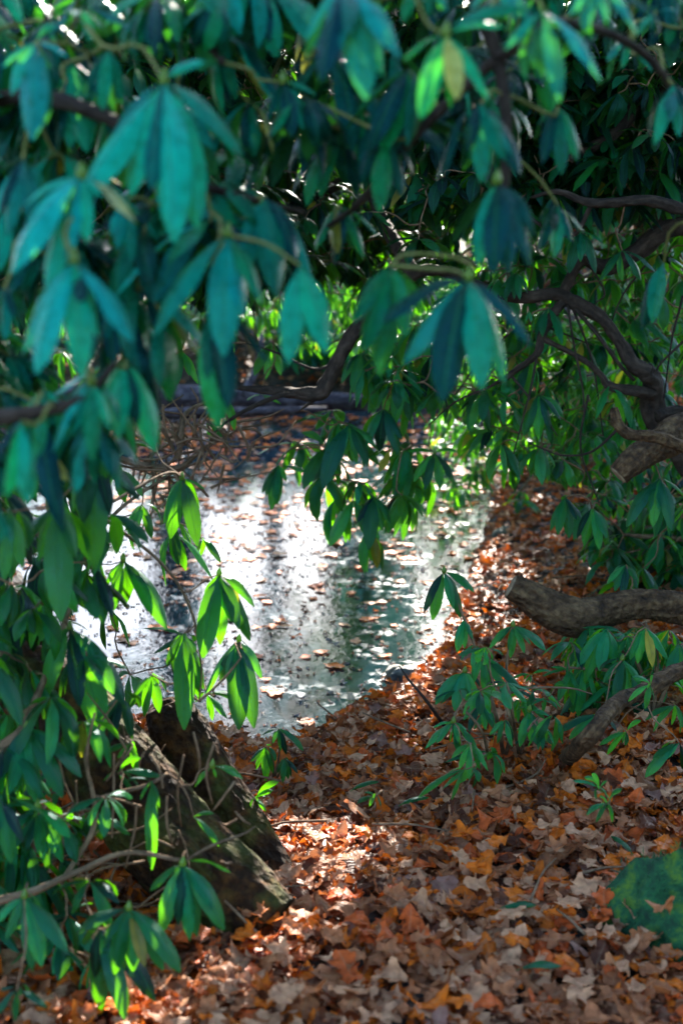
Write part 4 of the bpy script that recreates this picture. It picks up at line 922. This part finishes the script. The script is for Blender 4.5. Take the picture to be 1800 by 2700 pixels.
# --- leaning trunk, lower left
tb = gpt(740, 2315); tr_ = thing('leaning_trunk', tb, 'thick leaning trunk with mossy bark and a broken stub, rising left from the path', 'trunk')
b = Bag(); b.tube([pt(690, 2462, 3.05), pt(592, 2360, 3.08), pt(462, 2236, 3.12), pt(338, 2084, 3.16), pt(259, 1981, 3.2), pt(140, 1840, 3.25), pt(-40, 1640, 3.35), pt(-260, 1400, 3.5)], [.1, .106, .108, .106, .1, .095, .09, .085], 72, n=160, rough=.035, phase=1, ridge=.05)
b.build('trunk', M['bark_trunk'], tr_)
b = Bag(); b.tube([pt(765, 2450, 3.3), pt(694, 2315, 3.35), pt(607, 2172, 3.4), pt(531, 2050, 3.4), pt(472, 1935, 3.42), pt(440, 1868, 3.44), pt(432, 1845, 3.44)], [.075, .077, .077, .077, .072, .055, .02], 72, n=130, rough=.04, phase=4, ridge=.05)
b.build('stub', M['bark_trunk'], tr_)
b = Bag(); b.tube([gpt(600, 2380, -.03), pt(520, 2300, 3.0), pt(420, 2210, 3.05), pt(300, 2100, 3.15), pt(180, 1990, 3.25)], [.015, .035, .05, .06, .06], 48, n=90, rough=.06, phase=2, ridge=.06)
b.build('root', M['bark_trunk'], tr_)

# --- fallen log over the pond
lg = thing('fallen_log', pt(100, 1045, 10.4), 'bluish grey fallen log lying across the far end of the pond', 'log')
b = Bag(); b.tube([pt(-250, 1055, 10.2), pt(100, 1045, 10.3), pt(400, 1045, 10.4), pt(700, 1055, 10.5), pt(960, 1060, 10.6)], [.1, .1, .095, .085, .06], 14, n=40, rough=.08); b.build('trunk', M['log'], lg)
b = Bag(); b.tube([pt(360, 1095, 9.9), pt(520, 1088, 9.95), pt(700, 1085, 10), pt(860, 1078, 10.1)], [.04, .04, .035, .02], 10, n=24, rough=.1); b.build('limb', M['log'], lg)
b = Bag(); b.tube([pt(640, 1045, 10.4), pt(680, 960, 10.5), pt(690, 880, 10.6)], [.03, .025, .015], 8, n=14, rough=.1); b.build('limb', M['log'], lg)

# --- stones
def stone(name, c, sx, sy, sz, label, m, seed, moss=False, n=3):
    rng = np.random.default_rng(seed)
    nu, nv = 48, 32; th = np.linspace(0, 2*PI, nu+1); ph = np.linspace(-.45*PI, PI/2, nv)
    TH, PH = np.meshgrid(th, ph, indexing='ij')
    D_ = np.stack([np.cos(PH)*np.cos(TH), np.cos(PH)*np.sin(TH), np.sin(PH)], -1)
    r = np.ones(TH.shape)
    pl = [((-.75, -.3, .6), .55), ((-.2, -.5, .85), .6), ((.3, -.7, .6), .6), ((-.92, -.1, .2), .8), ((-.3, -1, .1), .72), ((.2, .5, .9), .62)] if moss else [(rng.normal(size=3), rng.uniform(.55, .9)) for _ in range(9)]
    for v, k in pl:
        v = unit(np.array(v)); dd = D_@v; r = np.minimum(r, k/np.maximum(dd, .2))
    for f in (3, 6, 11, 19): r += np.sin(D_@rng.normal(size=3)*f+rng.random()*6)*np.sin(D_@rng.normal(size=3)*f+1)*.16/f
    V = D_*r[..., None]*np.array([sx, sy, sz])
    o = mk(name, V, grid_quads(nu+1, nv), m); o.location = tuple(c); tag(o, label, 'stone')
    if moss:
        fl = V.reshape(-1, 3); k = 4000; idx = rng.integers(0, len(fl), k); nn = unit(fl[idx]/np.array([sx, sy, sz])**2)
        keep = nn[:, 2] > -.1; idx = idx[keep]; nn = nn[keep]; k = len(idx)
        P = fl[idx]+rng.normal(size=(k, 3))*.006; T_ = P+nn*rng.uniform(.002, .007, (k, 1))+rng.normal(size=(k, 3))*.006
        V2, Q2, uv, kk = leaf_geo(P, (P+T_)/2+rng.normal(size=(k, 3))*.002, T_, rng.normal(size=(k, 3)), np.full(k, .0035), S=2, A=3)
        mo = mk('moss', V2, Q2, M['moss']); 
        mo.parent = o
    return o
c = gpt(1840, 2510); stone('mossy_stone', c+[.02, .06, .0], .24, .18, .26, 'stone covered in green moss at the lower right', M['moss'], 3, True)
c = pz(1085, 1800, 0); stone('pond_stone', c+[0, 0, .01], .085, .05, .06, 'wet grey stone in the water at the near edge of the pond', M['rock'], 5)
c = pz(1045, 1790, 0); stone('pond_stone', c+[-.0, .03, .0], .05, .04, .045, 'pale yellowish stone beside the wet grey stone in the pond', simple_rock('pale stone', (.08, .07, .05), (.22, .2, .14), (.4, .36, .26), .5), 8)
c = gpt(1302, 1425); stone('pond_stone', c+[.07, 0, .0], .09, .09, .075, 'mossy dark stone on the right bank at the water edge', simple_rock('dark mossy stone', (.01, .02, .012), (.03, .05, .02), (.09, .1, .06), .7), 12)
for dx, dz, k, lab in ((-.11, .15, 'brown', 'brown oak leaf caught on the shoulder of the mossy stone'), (-.19, .05, 'russet', 'russet oak leaf leaning against the foot of the mossy stone')):
    q = gpt(1840, 2510)+[.02, .06, 0]; o = OAK[k][1].copy(); o.name = 'oak_leaf'; COL.objects.link(o); o.location = tuple(q+[dx, -.1, dz-.02]); o.rotation_euler = (.5, -.5, dx*20); tag(o, lab, 'leaf')
# a thin stick leaning out of the litter
q = gpt(1185, 1935); st = thing('stick', q, 'thin dark stick leaning from the litter past the wet pond stone', 'stick')
b = Bag(); b.tube([q, pt(1125, 1850, 4.3), pt(1075, 1790, 4.4), pt(1052, 1755, 4.45)], [.006, .005, .004, .002], 6); b.build('stem', M['bark_dark'], st)

# ------------------------------------------------------------------ woods beyond
M['autumn'] = leaf_material('autumn tree leaf', (.16, .09, .015), (.06, .1, .02), (.5, .3, .03), tfac=.4)
def tree(x, y, h, r, crown, label, seed):
    rng = np.random.default_rng(seed); z = float(ground(x, y))-.1
    t = thing('tree', (x, y, z), label, 'tree', 'trees beyond the pond')
    b = Bag(); P = [np.array([x, y, z]), np.array([x+rng.normal()*.1, y, z+h*.3]), np.array([x+rng.normal()*.25, y+rng.normal()*.2, z+h*.65]), np.array([x+rng.normal()*.4, y, z+h])]
    b.tube(P, [r*1.3, r, r*.7, r*.12], 12, n=26, rough=.08, phase=seed); sp = catmull(P, 26); tips = []
    for i in range(int(14)):
        k = int(rng.integers(8, 25)); a = rng.random()*6.28; l = h*rng.uniform(.12, .3)*(1.2-k/40)
        e = sp[k]+np.array([math.cos(a)*l, math.sin(a)*l, l*rng.uniform(.2, .7)]); m1 = (sp[k]+e)/2+[0, 0, -.1*l]
        rr = r*.35*(1-k/34); b.tube([sp[k], m1, e], [rr, rr*.7, rr*.2], 6, n=9)
        tips += [e, m1, (e+m1)/2]
        for _ in range(3):
            f = e*.6+m1*.4; e2 = f+rng.normal(size=3)*l*.3; b.tube([f, (f+e2)/2, e2], [rr*.3, rr*.2, rr*.08], 4, n=5); tips.append(e2)
    b.build('trunk', M['bark_dark'], t)
    B_ = []
    for c in tips:
        m = int(crown*rng.uniform(.3, 1)); B_.append(c+rng.normal(size=(m, 3))*h*.035)
    B_ = np.vstack(B_); B_ = np.array([q for q in B_ if not in_shaft(q, .06)]); n = len(B_); dirv = unit(rng.normal(size=(n, 3))); L_ = rng.uniform(.07, .13, (n, 1)); T_ = B_+dirv*L_
    V, Q, uv, kk = leaf_geo(B_, (B_+T_)/2, T_, rng.normal(size=(n, 3)), L_[:, 0]*.6, S=3, A=3)
    ti = np.stack([rng.random(n), rng.random(n), rng.random(n)*.4], 1)
    mk('crown', V, Q, M['autumn'], t, uv, np.repeat(ti, kk, 0))
TREES = [(-3.6, 14.5, 11, .15), (-1.9, 17, 13, .2), (-.75, 15.2, 10, .12), (-.1, 19, 14, .22), (.35, 15.8, 12, .16), (3.0, 17.5, 13, .2), (3.4, 14.8, 11, .16), (5.2, 19, 14, .25), (-5.8, 18, 13, .22), (1.0, 22, 15, .25), (-3.0, 23, 15, .25), (-8.5, 21, 14, .25), (8.0, 22, 15, .25)]
SIDE = ['slender tree trunk beyond the left end of the far bank', 'tree trunk behind the far bank, left of the middle', 'thin tree trunk just behind the far bank, near the middle', 'stout tree far behind the middle of the far bank', 'tree trunk behind the far bank, right of the middle', 'tall tree behind the right corner of the far bank', 'slender tree behind the broad right bank rhododendron', 'stout tree far back on the right', 'stout tree far back on the left', 'tall tree deep in the wood, right of the middle', 'tall tree deep in the wood, left of the middle', 'tree at the far left of the wood', 'tree at the far right of the wood']
for i, ((x, y, h, r), lab) in enumerate(zip(TREES, SIDE)): tree(x, y, h, r, 11, lab, 100+i)

def evergreen(x, y, h, cr, label, seed, n=2600):  # trees added to block sky light and shade the right bank
    rng = np.random.default_rng(seed); z = float(ground(x, y))-.1; t = thing('tree', (x, y, z), label, 'tree', 'evergreen trees added to block light')
    b = Bag(); P = [np.array([x, y, z]), np.array([x+.1, y, z+h*.5]), np.array([x, y+.1, z+h])]; b.tube(P, [.22, .16, .03], 12, n=20, rough=.08); sp = catmull(P, 20)
    for i in range(16):
        k = int(rng.integers(3, 19)); a = rng.random()*6.28; l = cr*(1.05-k/24); e = sp[k]+np.array([math.cos(a)*l, math.sin(a)*l, .1*l]); b.tube([sp[k], (sp[k]+e)/2+[0, 0, .1], e], [.05, .03, .01], 6, n=8)
    b.build('trunk', M['bark_dark'], t)
    f = rng.random(n); zz = z+.5+f*(h-.4); rr = cr*np.sqrt(rng.random(n))*np.clip(1.1-f**1.6, .1, 1); a = rng.random(n)*6.28
    B_ = np.stack([x+rr*np.cos(a), y+rr*np.sin(a), zz], 1); d_ = unit(rng.normal(size=(n, 3))-np.array([0, 0, .6])); L_ = rng.uniform(.2, .36, (n, 1)); T_ = B_+d_*L_
    V, Q, uv, kk = leaf_geo(B_, (B_+T_)/2+[0, 0, .03], T_, rng.normal(size=(n, 3)), L_[:, 0]*.45, S=3, A=3)
    ti = np.stack([rng.random(n)*.4, rng.random(n)*.4, 0*rng.random(n)], 1); mk('crown', V, Q, M['leaf'], t, uv, np.repeat(ti, kk, 0))
for i, (x, y, h, cr, lab) in enumerate([(5.6, 1.0, 9, 2.4, 'broad unseen evergreen tree right of the viewer, added to block sky light'), (4.6, -3.4, 9, 2.4, 'broad unseen evergreen tree behind the viewer on the right, added to block sky light'), (3.4, -8, 8, 2.3, 'broad unseen evergreen tree well behind the viewer, added to block sky light'), (8.6, 5.5, 10, 2.6, 'broad unseen evergreen tree far to the right, added to block sky light'), (-6.6, 3.2, 7, 2.2, 'broad unseen evergreen tree left of the pond, added to block sky light'), (-8.0, 9.0, 8, 2.4, 'broad unseen evergreen tree beyond the left shore, added to block sky light'), (3.5, 14.6, 8, 1.7, 'dense evergreen tree added behind the right bank to shade it'), (2.9, 13.4, 6, 1.3, 'small dense evergreen tree added just behind the right bank to shade it')]):
    evergreen(x, y, h, cr, lab, 300+i)

XY = scatter(34, -.8, 1.4, 2.4, 6.5, lambda X, Y: (sdf(X, Y) > .03) & in_view(X, Y, -20, 1500, 2700))
for (x, y) in XY:
    z = float(ground(x, y)); a = RNG.random()*6.28; l = RNG.uniform(.05, .16); dv = np.array([math.cos(a), math.sin(a), RNG.normal()*.15])*l
    b = Bag(); b.tube([-dv, RNG.normal(size=3)*l*.1+[0, 0, .01], dv], [.0035, .003, .0015], 6, n=8); o = b.build('fallen_twig', M['twig']); o.location = (x, y, z+.06)
    A_, B_, _ = proj(np.array(o.location)); tag(o, 'thin dead twig lying %s' % zone_ground(A_[0], B_[0]), 'twig', 'dead twigs lying on the path')
for px, py, a, lab in [(960, 2075, .5, 'green rhododendron leaf fallen on the litter in the middle of the path'), (1090, 2115, .4, 'pale green leaf fallen at the foot of the sapling clump'), (1360, 2395, .1, 'small green leaf fallen on the litter left of the mossy stone'), (1420, 2555, 0, 'green leaf lying flat in front of the mossy stone'), (1640, 2230, 2.0, 'green leaf lying on the litter above the mossy stone')]:
    q = gpt(px, py, .06); lv = Leaves(); dv = np.array([math.cos(a), math.sin(a), .1])*.045; lv.add(-dv, np.array([0, 0, .02]), dv, np.array([.1, -.3, 1]), .018, (.5, .5, 0)); o = lv.build('fallen_leaf', M['leaf'], None, S=8, A=5); o.location = tuple(q); tag(o, lab, 'leaf')
